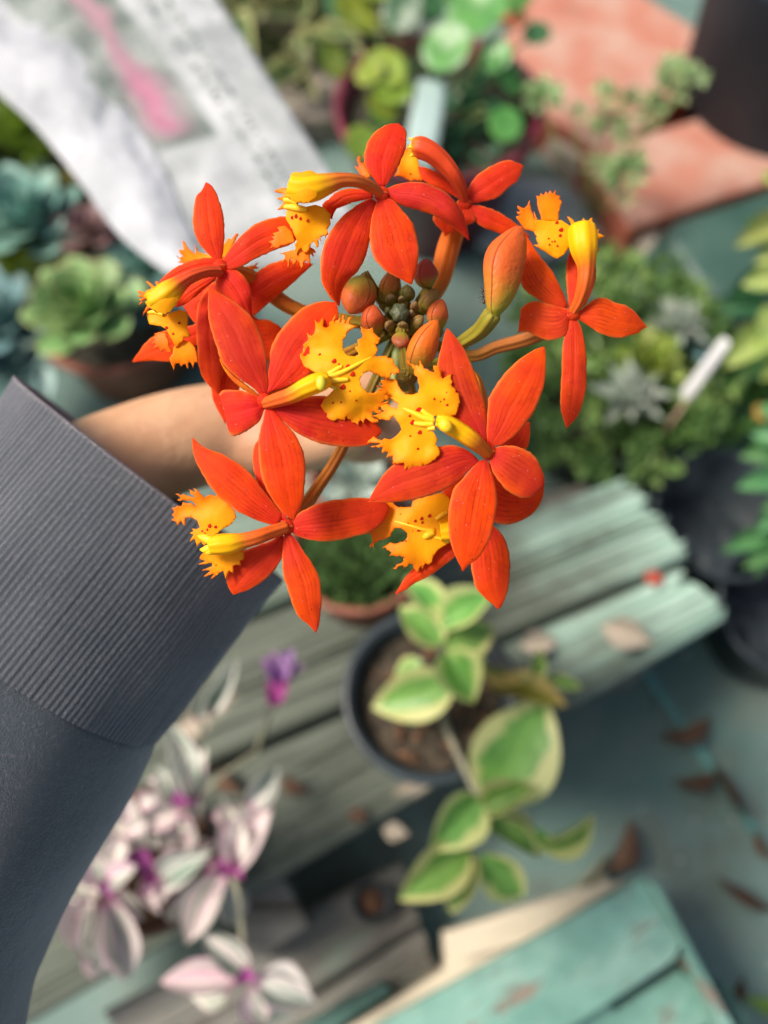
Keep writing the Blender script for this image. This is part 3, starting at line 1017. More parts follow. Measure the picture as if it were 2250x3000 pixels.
# dark green trough
M_TROUGH = plain('dark_green_plastic', (.03, .075, .06), (.05, .105, .085), 12, .5, spec=.5)
tw = thing('upturned_tub', 'dark green plastic tub turned upside down below the orange brick', 'planter', W(2120, 780, GZ))
cT = W(2165, 690, -.03)


def rrect(lx, ly, r, z, n=6):
    o = []
    for sx, sy, a0 in ((1, 1, 0), (-1, 1, 90), (-1, -1, 180), (1, -1, 270)):
        for i in range(n):
            a = R(a0 + 90 * i / (n - 1))
            o.append(Vector((sx * (lx - r) + r * math.cos(a), sy * (ly - r) + r * math.sin(a), z)))
    return o


rows = [rrect(.0, .0, -.001, GZ - (-.03) - .0 + .003)] if False else []
H = -.03 - GZ - .003
for lx, ly, r, z in ((.112, .078, .03, -H), (.112, .078, .03, -H + .008), (.108, .074, .028, -H + .009), (.096, .054, .026, -.006), (.092, .050, .026, -.001), (.086, .044, .022, 0), (.05, .02, .012, .001)):
    rows.append(rrect(lx, ly, r, z))
MT = Matrix.Translation(cT + Vector((.03, 0, 0))) @ Matrix.Rotation(R(22), 4, 'Z')
obj('tub_body', mesh('tub_body', *grid(rows, True, True, True)), M_TROUGH, tw, MT)

# pale offcut between the pots
oc = thing('timber_offcut', 'narrow pale timber offcut leaning down between burgundy pot and brick', 'board', W(1750, 560, GZ))
plank(oc, (1585, 350), (1905, 735), (1690, 320), (1960, 660), -.075, .04, m_plank('beige_timber', (.50, .42, .34), (.56, .48, .39), (.36, .31, .25), (.5, .5, .4), .55), 'board_body', (.004, .004), 16, 11, 31)
oc2 = thing('grey_slate', 'blue grey flat stone on the ground in front of the burgundy pot', 'stone', W(1560, 620, GZ))
vs_, fs_, us_ = ellipsoid(Vector(), [Vector((.085, .02, 0)), Vector((-.03, .06, 0)), Vector((0, 0, .012))], 14, 8)
obj('stone_body', mesh('stone_body', vs_, fs_, us_), plain('blue_grey_stone', (.28, .34, .34), (.38, .44, .42), 18, .7, .002), oc2, Matrix.Translation(W(1560, 640, GZ + .012)))

# ================================================================== SPRIG in front of the bricks
M_SPRIG = leafmat('pale_green_needle', (.22, .42, .16), (.38, .55, .28), (.5, .55, .3), .75, .25, .45)
sp = thing('sedum_sprig', 'pale green sprigs with clustered tips reaching over the bricks', 'plant', W(1700, 620, GZ))
for k, (u, v, z, r, n) in enumerate(((1590, 300, .05, .022, 34), (1765, 290, .06, .016, 22), (1850, 310, .065, .016, 22), (1950, 285, .07, .022, 34), (1965, 230, .08, .020, 30), (2030, 235, .085, .014, 20), (1780, 385, .04, .022, 34), (1830, 520, .03, .024, 40), (1745, 490, .02, .014, 18), (1690, 340, .04, .012, 16), (1910, 345, .06, .018, 24), (1830, 590, .02, .012, 14))):
    c = W(u, v, z)
    ms = []
    rg = random.Random(k)
    for i in range(n):
        d = Vector((rg.gauss(0, 1), rg.gauss(0, 1), abs(rg.gauss(0, .9)))).normalized()
        b = c + d * r * .25
        ms.append(frame(b, b + d * r * (.55 + .5 * rg.random()), r * .32, Vector((0, -.3, 1)) + d * .2, 0))
    scatter('leaf_cluster', leafmesh('spoon', .1, .2), M_SPRIG, ms, sp)
    stem(sp, [W(1690 + k * 6, 640, GZ), W(1700 + (u - 1700) * .5, 640 + (v - 640) * .5, z - .03), c], .0009, M_GSTEM, 'stem', 12)

# ================================================================== RIGHT BED: fine sedum, two white rosettes, tag, dark pots, leafy plants
M_SEDUM = leafmat('sedum_green', (.07, .19, .045), (.15, .31, .085), None, .8, .3, .5)
M_SEDUML = leafmat('sedum_light', (.16, .28, .08), (.28, .38, .12), None, .8, .3, .5)
M_WHITER = leafmat('white_rosette', (.30, .37, .30), (.42, .48, .40), None, .8, .1, .55)
M_LIME = leafmat('lime_leaf', (.18, .27, .03), (.28, .36, .06), None, .8, .25, .5)
bedc = W(1790, 1080, -.02)
pot('bed_pot', 'dark shallow pot overflowing with fine green stonecrop', bedc.x, bedc.y, GZ + .004, -.035, .075, .088, M_BLACKPOT, M_SOILD, .004, None, .01)
rg = random.Random(5)
msA, msB = [], []
for i in range(3400):
    u = 1480 + rg.random() * 720
    v = 730 + rg.random() * 720
    # outline of the mound in plan
    if ((u - 1790) / 360) ** 2 + ((v - 1090) / 345) ** 2 > 1 + .18 * noise.noise(Vector((u * .012, v * .012, 0))) * 2:
        continue
    if noise.noise(Vector((u * .013, v * .013, 5))) < -.28:
        continue
    z = -.025 + .03 * noise.noise(Vector((u * .008, v * .008, 2))) + .018 * rg.random()
    b = W(u, v, z)
    d = Vector((rg.gauss(0, .7), rg.gauss(0, .7) - .1, .5 + rg.random())).normalized()
    M_ = frame(b, b + d * .013 * (.6 + .8 * rg.random()), .0062 * (.7 + .6 * rg.random()), Vector((rg.gauss(0, .4), -.3, 1)), 0)
    (msA if noise.noise(Vector((u * .009, v * .009, 9))) < .12 else msB).append(M_)
tag(scatter('stonecrop', leafmesh('ovate', .15, .2), M_SEDUM, msA), 'carpet of fine green stonecrop to the right of the flowers', None, None, 'stuff')
tag(scatter('light_stonecrop', leafmesh('ovate', .15, .2), M_SEDUML, msB), 'paler yellowish patches in the stonecrop right of the flowers', None, None, 'stuff')
rosette('white_rosette', 'larger white star shaped rosette in the stonecrop, left of the white tag', W(1835, 1180, .0), .040, 22, leafmesh('lance', -.1, .2, 0, .1), M_WHITER, .3, None, .30, 3, inner=.5)
rosette('white_rosette', 'smaller grey white star rosette above the other, by the right flower tip', W(1975, 965, .005), .034, 20, leafmesh('lance', -.1, .2, 0, .1), M_WHITER, .3, None, .30, 4, inner=.5)
rosette('lime_rosette', 'yellow green rosette tucked between the two white star rosettes', W(1900, 1070, .0), .036, 20, leafmesh('spoon', -.1, .2, 0, .1), M_LIME, .3, None, .45, 6)
rosette('blue_rosette', 'small bluish rosette just under the smaller white star rosette', W(2010, 1030, -.01), .026, 14, leafmesh('spoon', -.1, .2, 0, .1), leafmat('blue_leaf', (.10, .22, .23), (.16, .3, .3), None, .8, .1), .3, None, .5, 7)
tg = W(1900, 1320, -.03)
plant_label('thin white plant tag tilted among the stonecrop on the right', ((2116, 986), (2144, 1006), (2018, 1178), (1990, 1154)), .0, .07, M_LABELW)
st_ = obj('dry_stalk', mesh('dry_stalk', *tube([(W(1940, 1280, -.02), .0012), (W(1965, 1240, .0), .0014), (W(2010, 1175, .01), .0018)], 14, 8)), plain('dry_brown_stalk', (.3, .2, .13), (.38, .27, .18), 50, .7))
tag(st_, 'dry brown stalk lying under the white plant tag', 'stalk')

pot('dark_pot', 'black pot in deep shade right of the green planks', *W(2130, 1500, -.03)[:2], GZ + .004, -.03, .050, .060, M_BLACKPOT, M_BLACKPOT, .003, None, .07)  # soil coloured black here and below, painting in the deep shade inside
pot('dark_pot', 'black pot at the right edge, below the other black pot', *W(2330, 1780, -.04)[:2], GZ + .004, -.04, .050, .060, M_BLACKPOT, M_BLACKPOT, .003, None, .07)
M_LEAFG = leafmat('fresh_green_leaf', (.06, .20, .07), (.11, .28, .10), None, .8, .3, .35)
M_LEAFY = leafmat('yellow_green_leaf', (.26, .36, .08), (.36, .44, .14), None, .8, .3, .35)
gp = thing('pointed_leaf_plant', 'plant with pointed fresh green leaves entering at the right edge', 'plant', W(2290, 1480, -.05))
for b, t, w_, z in (((2300, 1330), (2170, 1335), 70, .05), ((2310, 1400), (2160, 1425), 72, .05), ((2300, 1450), (2225, 1560), 70, .04), ((2290, 1290), (2200, 1270), 60, .06), ((2330, 1520), (2230, 1480), 60, .05), ((2290, 1560), (2120, 1610), 72, .02), ((2300, 1600), (2180, 1660), 60, .02), ((2280, 1240), (2230, 1180), 60, .06), ((2320, 1360), (2380, 1300), 70, .06), ((2330, 1450), (2430, 1480), 70, .05), ((2240, 1600), (2215, 1690), 50, .0)):
    leaf(gp, leafmesh('ovate', .2, .25), M_LEAFG, b, t, w_, z, z - .006)
stem(gp, [W(2290, 1600, -.05), W(2300, 1450, .02), W(2300, 1280, .055)], .002, M_GSTEM)
yp = thing('oval_leaf_plant', 'plant with oval yellow green leaves at the right edge, higher up', 'plant', W(2310, 900, -.08))
for b, t, w_, z in (((2300, 650), (2160, 715), 90, .06), ((2310, 820), (2175, 830), 80, .05), ((2290, 920), (2215, 960), 85, .04), ((2240, 970), (2130, 1070), 100, .03), ((2300, 960), (2220, 1020), 90, .04), ((2330, 700), (2400, 660), 90, .06), ((2300, 570), (2230, 500), 70, .07), ((2310, 1040), (2230, 1110), 70, .02), ((2320, 880), (2420, 900), 90, .05), ((2300, 740), (2210, 770), 50, .05)):
    leaf(yp, leafmesh('ovate', .2, .3), M_LEAFY if v != 1 else M_LEAFG, b, t, w_, z, z - .008)
for b, t, w_, z in (((2290, 800), (2130, 880), 90, .0), ((2250, 900), (2090, 905), 80, -.01), ((2300, 700), (2180, 640), 80, .0), ((2240, 1060), (2130, 1130), 70, -.02)):
    leaf(yp, leafmesh('ovate', .2, .3), M_ROUNDD, b, t, w_, z, z - .008)
stem(yp, [W(2310, 1100, GZ), W(2310, 850, .02), W(2300, 640, .06)], .002, M_GSTEM)
pot('stub_pot', 'black pot holding the oval leaved plant at the right edge', *W(2330, 1000, -.06)[:2], GZ + .004, -.06, .045, .055, M_BLACKPOT, M_SOILD, .003, None, .01)
tuft('dark_foliage', 'dark green undergrowth behind the white plant tag at the right', *W(2190, 1180, -.06), .07, 420, leafmesh('ovate', .2, .3), M_SEDUM, .018, .010, 13)
mg = obj('marigold_bud', mesh('marigold_bud', *ellipsoid(Vector(), [Vector((.008, 0, 0)), Vector((0, .009, 0)), Vector((0, 0, .006))])), plain('ochre_petal', (.30, .16, .03), (.4, .22, .04), 90, .6), None, Matrix.Translation(W(2235, 1210, -.005)))
tag(mg, 'blurred ochre yellow bud at the right edge beside the stonecrop', 'flower')

# ================================================================== SUCCULENTS (left)
M_ECHB = leafmat('blue_green_echeveria', (.13, .29, .24), (.22, .40, .33), None, .8, .1, .5, .05)
M_ECHG = leafmat('green_echeveria', (.14, .30, .09), (.24, .42, .15), (.4, .42, .18), .92, .15, .5, .05)
M_ECHR = leafmat('red_echeveria', (.16, .08, .09), (.24, .15, .14), None, .8, .1, .5, .05)
M_ECHT = leafmat('teal_echeveria', (.08, .19, .19), (.14, .27, .27), None, .8, .1, .5, .05)
bw = W(325, 890, -.025)
pot('terracotta_bowl', 'shallow terracotta bowl crowded with succulent rosettes on the left', bw.x, bw.y, GZ + .004, -.025, .056, .074, M_TERRA, M_SOILD, .006, None, .01, 52)
SP = leafmesh('spoon', -.10, .03, 0, .17)
rosette('green_rosette', 'big light green rosette at the front of the terracotta bowl', W(255, 930, .0), .060, 30, SP, M_ECHG, .35, None, .62, 1)
rosette('blue_green_rosette', 'large blue green rosette at the left edge, above the bowl', W(85, 665, -.02), .068, 34, SP, M_ECHB, .35, None, .52, 2)
rosette('red_brown_rosette', 'dusky red brown rosette next to the lower edge of the plastic bag', W(268, 690, -.01), .036, 22, SP, M_ECHR, .35, None, .5, 3)
rosette('blue_green_rosette', 'smaller blue green rosette half hidden under the plastic bag', W(425, 800, -.02), .044, 24, SP, M_ECHB, .35, None, .5, 4)
rosette('grey_green_rosette', 'grey green rosette between the red one and the big light green one', W(330, 800, -.03), .032, 18, SP, leafmat('grey_rosette', (.17, .2, .15), (.25, .27, .2), None, .8, .1), .35, None, .5, 8)
rosette('dark_rosette', 'dark teal rosette behind the leftmost orange flower, at the right side of the bowl', W(455, 915, -.02), .034, 22, SP, M_ECHT, .35, None, .5, 9)
rosette('teal_rosette', 'dull teal rosette cut by the left edge, beside the bowl', W(10, 960, -.03), .060, 30, SP, M_ECHT, .35, None, .5, 5)
rosette('teal_rosette', 'dull teal rosette low between the left edge and the sleeve', W(40, 1110, -.06), .045, 22, SP, M_ECHT, .35, None, .5, 6)
dl = thing('hanging_leaf', 'single pale bluish leaf hanging from the bowl above the sleeve', 'leaf', W(140, 1080, -.03))
leaf(dl, leafmesh('ovate', .2, .2, 0, .12), leafmat('pale_blue_leaf', (.28, .42, .38), (.36, .5, .46), None, .8, .1), (132, 1070), (138, 1170), 58, -.02, -.03, name='leaf_blade')
M_YG = leafmat('yellow_green_sprig', (.12, .22, .02), (.22, .32, .035), None, .8, .3, .5)
tuft('mossy_sprigs', 'yellow green mossy sprigs between the two blue rosettes on the left', *W(95, 815, -.03), .032, 170, leafmesh('lance', .2, .2), M_YG, .018, .006, 1)
tuft('bright_sprigs', 'bright green sprigs over the beige board near the left edge', *W(125, 395, .0), .038, 150, leafmesh('lance', .2, .2), M_YG, .026, .008, 2)
tuft('olive_sprigs', 'olive and rust coloured sprigs along the lower edge of the plastic bag', *W(245, 560, -.03), .05, 260, leafmesh('lance', .2, .2), leafmat('olive_sprig', (.13, .15, .03), (.24, .2, .06), None, .8, .3), .022, .008, 3)
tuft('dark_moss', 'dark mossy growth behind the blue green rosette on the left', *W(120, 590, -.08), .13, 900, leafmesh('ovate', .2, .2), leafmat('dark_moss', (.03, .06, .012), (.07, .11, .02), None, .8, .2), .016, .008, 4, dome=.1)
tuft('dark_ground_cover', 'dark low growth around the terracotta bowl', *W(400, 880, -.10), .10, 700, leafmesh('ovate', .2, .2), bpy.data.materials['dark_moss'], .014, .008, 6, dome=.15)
stem_o = obj('twig', mesh('twig', *tube([(W(110, 400, .0), .003), (W(105, 480, -.04), .0035), (W(108, 560, GZ), .004)], 12, 8)), plain('brown_twig', (.1, .07, .05), (.15, .11, .08), 50, .8))
tag(stem_o, 'thin dark stem under the bright green sprigs at left', 'stem')
pot('back_pot', 'black pot in shade under the top left of the plastic bag', *W(-30, 300, -.04)[:2], GZ + .004, -.04, .05, .06, M_BLACKPOT, M_SOILD, .003, None, .02)

# ================================================================== VARIEGATED SHRUB (top middle)
M_SHRUB = leafmat('dull_variegated_leaf', (.05, .10, .03), (.10, .16, .05), (.40, .40, .18), .62, .2, .5)
sh = thing('variegated_shrub', 'dark leafy plant with yellowish margins behind the plastic bag at top', 'plant', W(860, 150, GZ))
rg = random.Random(21)
for i in range(70):
    u, v = 640 + rg.random() * 420, -120 + rg.random() * 350
    if v > 240 - abs(u - 820) * .35:
        continue
    z = GZ + .02 + .11 * rg.random()
    a = rg.random() * 6.28
    l_ = 95 + 60 * rg.random()
    leaf(sh, leafmesh('ovate', .25, .2, .01, 0, i % 3), M_SHRUB, (u, v), (u + l_ * math.cos(a), v + l_ * .75 * math.sin(a)), 66, z, z + rg.gauss(0, .015))
for i in range(8):
    stem(sh, [W(860 + i * 8, 170, GZ), W(840 + rg.gauss(0, 40), 100, GZ + .05), W(840 + rg.gauss(0, 110), 50, GZ + .11)], .0018, M_STEM, 'stem', 10)
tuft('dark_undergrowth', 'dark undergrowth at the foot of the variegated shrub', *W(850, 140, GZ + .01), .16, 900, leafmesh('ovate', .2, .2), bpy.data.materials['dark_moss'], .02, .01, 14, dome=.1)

# ================================================================== PLASTIC BAG
def m_bag(flap=False):
    t = NT('milky_plastic' if not flap else 'milky_plastic_fold')
    s_, t_ = t.uv()
    col = (.66, .68, .70)
    nz = t.noise(26, 4, t.geo(), .6)
    c = t.mix(t.ramp(nz, .3, .7), (.52, .56, .56), (.72, .75, .76))
    alpha = t.math('ADD', .56, t.math('MULTIPLY', t.ramp(nz, .3, .7), .24))
    if flap:
        c = t.mix(t.ramp(nz, .3, .7), (.51, .545, .575), (.69, .715, .755))
        alpha = t.math('ADD', .66, t.math('MULTIPLY', nz, .2))
    else:
        def band(v, a, b, e=.02):
            return t.math('MULTIPLY', t.ramp(v, a - e, a + e), t.math('SUBTRACT', 1.0, t.ramp(v, b - e, b + e)))
        # clear window with a printed flower
        win = t.math('MULTIPLY', band(s_, .30, .66, .02), t.math('SUBTRACT', 1.0, t.ramp(t_, .60, .63)))
        green = t.mix(t.ramp(t.noise(28, 4, t.geo()), .35, .65), (.20, .26, .22), (.50, .56, .52))
        cx = t.math('SUBTRACT', s_, t.math('ADD', .515, t.math('MULTIPLY', t.math('SUBTRACT', t_, .4), -.12)))
        wv = t.math('MULTIPLY', t.math('SUBTRACT', t.noise(30, 4, t.geo()), .5), .16)
        wid_ = t.math('ADD', .075, t.math('MULTIPLY', t.ramp(t_, .25, .58), .09))
        pinkf = t.math('SUBTRACT', 1.0, t.ramp(t.math('DIVIDE', t.math('ABSOLUTE', t.math('ADD', cx, wv)), wid_), .0, 1.0))
        pinkf = t.math('MULTIPLY', pinkf, t.math('SUBTRACT', 1.0, t.ramp(t_, .55, .61)))
        pk = t.mix(t.ramp(t_, .25, .5), (.56, .34, .40), (.62, .26, .38))
        wc = t.mix(pinkf, green, pk)
        c = t.mix(win, c, wc)
        alpha = t.math('SUBTRACT', alpha, t.math('MULTIPLY', t.math('MULTIPLY', win, t.math('SUBTRACT', 1.0, pinkf)), .22))
        # printed bars below the window
        br = t.math('MULTIPLY', band(s_, .34, .64, .01), band(t_, .66, .92, .02))
        stp = t.math('MULTIPLY', t.ramp(t.math('SINE', t.math('MULTIPLY', s_, 230.0)), 0.0, .6), .5)
        c = t.mix(t.math('MULTIPLY', br, stp), c, (.33, .36, .36))
        # two lines of small grey print near the edge
        cb = t.n('CombineXYZ')
        t.set(cb.inputs[0], t.math('MULTIPLY', s_, 26.0))
        t.set(cb.inputs[1], t.math('MULTIPLY', t_, 95.0))
        gl = t.ramp(t.noise(1.0, 2, cb.outputs[0]), .47, .55)
        gap = t.ramp(t.noise(.22, 1, cb.outputs[0]), .36, .44)
        ln = t.math('ADD', band(s_, .735, .765, .006), band(s_, .80, .83, .006))
        prt = t.math('MULTIPLY', t.math('MULTIPLY', gl, ln), t.math('MULTIPLY', gap, .95))
        c = t.mix(prt, c, (.13, .18, .16))
    cr = t.noise(7, 3, t.stretch(1, 1, 1, t.geo()), .6, 1.2)
    nr = t.bump(cr, .02, .7)
    return t.done(c, .36, nr, .35, spec=.5, alpha=alpha)


BL = [(-250, 80), (-100, 190), (0, 280), (100, 370), (230, 530), (350, 690), (492, 805)]
BR = [(440, -310), (560, -125), (640, 0), (740, 155), (860, 340), (964, 506), (1092, 748)]
bag = thing('plastic_bag', 'crumpled milky plastic seed bag with a pink printed picture, top left', 'bag', P(500, 400, .56))


def bag_depth(t):
    return .62 - .15 * t


def sheet(name, L, Rr, off, m, n=60, k=36, t0=0, t1=1, amp=.004, seed=0, roll=0.0, bulge=.009):
    l, r = catmull(L, n), catmull(Rr, n)
    rows = []
    for i in range(n):
        t = t0 + (t1 - t0) * i / (n - 1)
        row = []
        for j in range(k):
            s = j / (k - 1)
            u, v = l[i] * (1 - s) + r[i] * s
            d = bag_depth(t) + off - bulge * (math.sin(math.pi * s)) * (1 if off <= 0 else -1) - roll * (1 - s)
            d += amp * noise.noise(Vector((u * .009, v * .009, seed))) + amp * .5 * noise.noise(Vector((u * .03, v * .03, seed + 3)))
            row.append(P(u, v, d))
        rows.append(row)
    vs_, fs_, us_ = grid(rows)
    us_ = [(a, t0 + (t1 - t0) * b) for a, b in us_]
    o = obj(name, mesh(name, vs_, fs_, us_), m, bag)
    return solidify(o, .0006)


M_BAG = m_bag()
sheet('front_sheet', BL, BR, 0, M_BAG, seed=1)
sheet('back_sheet', BL, BR, .001, m_bag(True), amp=.006, seed=7)
sheet('fold_flap', BL, [(120, -40), (200, 60), (262, 125), (315, 235), (400, 360), (480, 500), (600, 790)], -.010, bpy.data.materials['milky_plastic_fold'], seed=3, roll=-.006)

# ================================================================== ARM, HAND, SLEEVE
def m_skin():
    t = NT('skin')
    n1 = t.noise(60, 4, t.geo())
    col = t.mix(t.ramp(n1, .35, .65), (.52, .29, .155), (.58, .35, .20))
    col = t.mix(t.math('MULTIPLY', t.ramp(t.noise(18, 3, t.geo()), .5, .75), .35), col, (.46, .20, .13))
    col = t.mix(t.math('MULTIPLY', t.ramp(t.noise(130, 5, t.geo(), .7), .5, .7), .25), col, (.42, .17, .10))
    crs = t.ramp(t.noise(1.0, 4, t.stretch(150, 30, 30, t.geo()), .6), .6, .75)
    col = t.mix(t.math('MULTIPLY', crs, .3), col, (.36, .16, .08))
    v = t.voro(900, t.geo())
    h = t.math('ADD', t.math('MULTIPLY', v.outputs[0], .5), t.noise(220, 3, t.geo()))
    return t.done(col, .5, t.bump(h, .0005, .5), spec=.4, sss=.12)


person = thing('person', 'bare hand and forearm in a charcoal ribbed sleeve, holding the orchid stem from below', 'person', P(445, 1402, .29))
Z = FWD                                   # away from the lens
arm_parts = []


def at(u, v, d):
    return P(u, v, d)


arm_parts.append(tube([(at(-300, 2050, .255), .026), (at(-60, 1700, .27), .025), (at(230, 1440, .285), .0215), (at(420, 1330, .293), .0185), (at(560, 1285, .298), .0180), (at(700, 1255, .303), .0172)], 30, 22))
# palm: a wide flat mitten between wrist and knuckles, its edge to the lens
for dz, r0, r1 in ((0, .0172, .0135), (.012, .0172, .0135), (.026, .0165, .0135), (.040, .015, .0125)):
    arm_parts.append(tube([(at(560, 1285, .298 + dz * .35), r0), (at(720, 1245, .303 + dz * .7), r0 * .98), (at(860, 1215, .306 + dz), r1), (at(960, 1190, .308 + dz), .0105)], 16, 16))
# four fingers wrapped round the stem, index nearest the lens
for k, (dz, sc) in enumerate(((0, 1.0), (.017, 1.06), (.034, 1.0), (.050, .85))):
    d = .308 + dz
    arm_parts.append(tube([(at(900, 1205, d), .0098), (at(985, 1160, d), .0096), (at(1075 + 10 * sc, 1138, d + .001), .0085), (at(1075 + 75 * sc, 1185, d + .002), .0082), (at(1075 + 80 * sc, 1250, d + .002), .0076), (at(1075 + 30 * sc, 1300, d + .002), .0072), (at(1030, 1306, d + .001), .0066), (at(1010, 1298, d + .001), .004)], 34, 14))
# thumb lying across the stem in front of the index finger
arm_parts.append(tube([(at(690, 1290, .300), .0135), (at(800, 1300, .296), .0125), (at(900, 1296, .294), .0105), (at(980, 1278, .292), .0095), (at(1040, 1262, .292), .0085), (at(1075, 1252, .293), .0055)], 26, 14))
arm = obj('arm', mesh('arm', *merge(arm_parts)), m_skin(), person)
md = arm.modifiers.new('join', 'REMESH')
md.mode = 'VOXEL'
md.voxel_size = .0013
md.use_smooth_shade = True
md = arm.modifiers.new('smooth', 'SMOOTH')
md.iterations = 24
md.factor = .6
# thumb nail and index nail
M_NAIL = plain('nail', (.62, .40, .32), (.66, .44, .36), 40, .3)


def m_sleeve(ribbed):
    t = NT('ribbed_cuff_knit' if ribbed else 'sleeve_jersey')
    s_, t_ = t.uv()
    n1 = t.noise(30, 4, t.geo())
    col = t.mix(t.ramp(n1, .3, .7), (.056, .070, .082), (.078, .092, .104))
    if not ribbed:
        col = t.mix(.45, col, (.036, .066, .082))
    fz = t.ramp(t.noise(900, 3, t.geo()), .5, .75)
    col = t.mix(t.math('MULTIPLY', fz, .4), col, (.17, .165, .18))
    lint = t.math('LESS_THAN', t.voro(150, t.geo()).outputs[0], .035)
    col = t.mix(t.math('MULTIPLY', lint, .55), col, (.5, .5, .52))
    col = t.mix(t.math('MULTIPLY', t.ramp(t.noise(40, 4, t.geo(), .6), .5, .8), .3), col, (.13, .13, .145))
    cb = t.n('CombineXYZ')
    t.set(cb.inputs[0], t.math('MULTIPLY', s_, 880.0 if ribbed else 700.0))
    t.set(cb.inputs[1], t.math('MULTIPLY', t_, 260.0 if ribbed else 700.0))
    kn = t.noise(1.0, 2, cb.outputs[0])
    h = t.math('ADD', kn, t.math('MULTIPLY', t.noise(1400, 2, t.geo()), .6))
    if not ribbed:
        h = t.math('ADD', h, t.math('MULTIPLY', t.noise(260, 3, t.geo()), .8))
    return t.done(col, .92, t.bump(h, .0006, .7), spec=.15, sheen=1.0, sheencol=(1.0, .93, .96))


def sleeve(name, rings, n, k, m, ribs=0, amp=0.0, rim=False, wob=0.0):
    """rings: (left px, right px, axis depth, half depth); lofted round the forearm"""
    arr = catmull([(*a, *b, d, hd) for a, b, d, hd in rings], n)
    rows = []

    def ring(i, shrink=1.0, shift=0.0):
        a, b, d, hd = arr[i, 0:2], arr[i, 2:4], arr[i, 4], arr[i, 5]
        A, B = P(*a, d), P(*b, d)
        c = (A + B) / 2
        x = (B - A) / 2
        y = FWD * hd + x.normalized().cross(FWD) * hd * TILT
        ax = x.normalized().cross(FWD) * -shift
        r = []
        for j in range(k):
            th = 2 * math.pi * j / k
            e = shrink * (1 + (amp / x.length) * (math.cos(ribs * th) if ribs else 0))
            if ribs:
                e += .00012 / x.length * noise.noise(Vector((th * 30, i * .05, 3))) + .0010 / x.length * noise.noise(Vector((math.cos(th) * 3, math.sin(th) * 3, i * .07)))
            e += wob * noise.noise(Vector((math.cos(th) * 2, math.sin(th) * 2, i * .09))) / x.length
            p = c + x * (math.cos(th) * e) + y * (math.sin(th) * e) + ax
            r.append(p)
        return r
    if rim:
        rows += [ring(min(n - 1, 14), .945), ring(3, .95), ring(0, .945, 0), ring(0, .952, .0011), ring(0, .968, .0018), ring(0, .986, .0014)]
    for i in range(n):
        rows.append(ring(i))
    return obj(name, mesh(name, *grid(rows, True)), m, person)


TILT = -.10
M_CUFF, M_SLV = m_sleeve(True), m_sleeve(False)
cuff = sleeve('cuff', [((62, 1112), (832, 1700), .268, .037), ((-10, 1215), (755, 1790), .264, .0385), ((-160, 1400), (600, 1995), .256, .040), ((-310, 1590), (458, 2178), .248, .040)], 46, 1260, M_CUFF, 180, .00013, True)
body = sleeve('sleeve', [((-306, 1592), (453, 2172), .2482, .0393), ((-313, 1601), (449, 2184), .248, .0401), ((-350, 1650), (418, 2255), .246, .041), ((-470, 1800), (290, 2500), .240, .043), ((-620, 2050), (130, 2770), .232, .047), ((-760, 2400), (48, 3020), .224, .049), ((-900, 2900), (-10, 3420), .214, .050)], 60, 160, M_SLV, 0, 0, False, .0012)

# ================================================================== ORCHID
# photo crops the flower outlines were measured in: letter -> (x0, y0, scale)
CR = {'A': (380, 340, .4521), 'B': (1100, 340, .51236), 'C': (480, 1000, .40676), 'D': (1030, 940, .40676), 'E': (800, 0, .51236), 'G': (960, 740, .24111), 'H': (600, 1180, .36166)}


def px(s):
    out, cur = [], None
    for tok in s.split():
        if tok[0].isalpha():
            cur, tok = CR[tok[0]], tok[1:]
            if not tok:
                continue
        x, y = tok.split(',')
        out.append((cur[0] + cur[2] * float(x), cur[1] + cur[2] * float(y)))
    return out


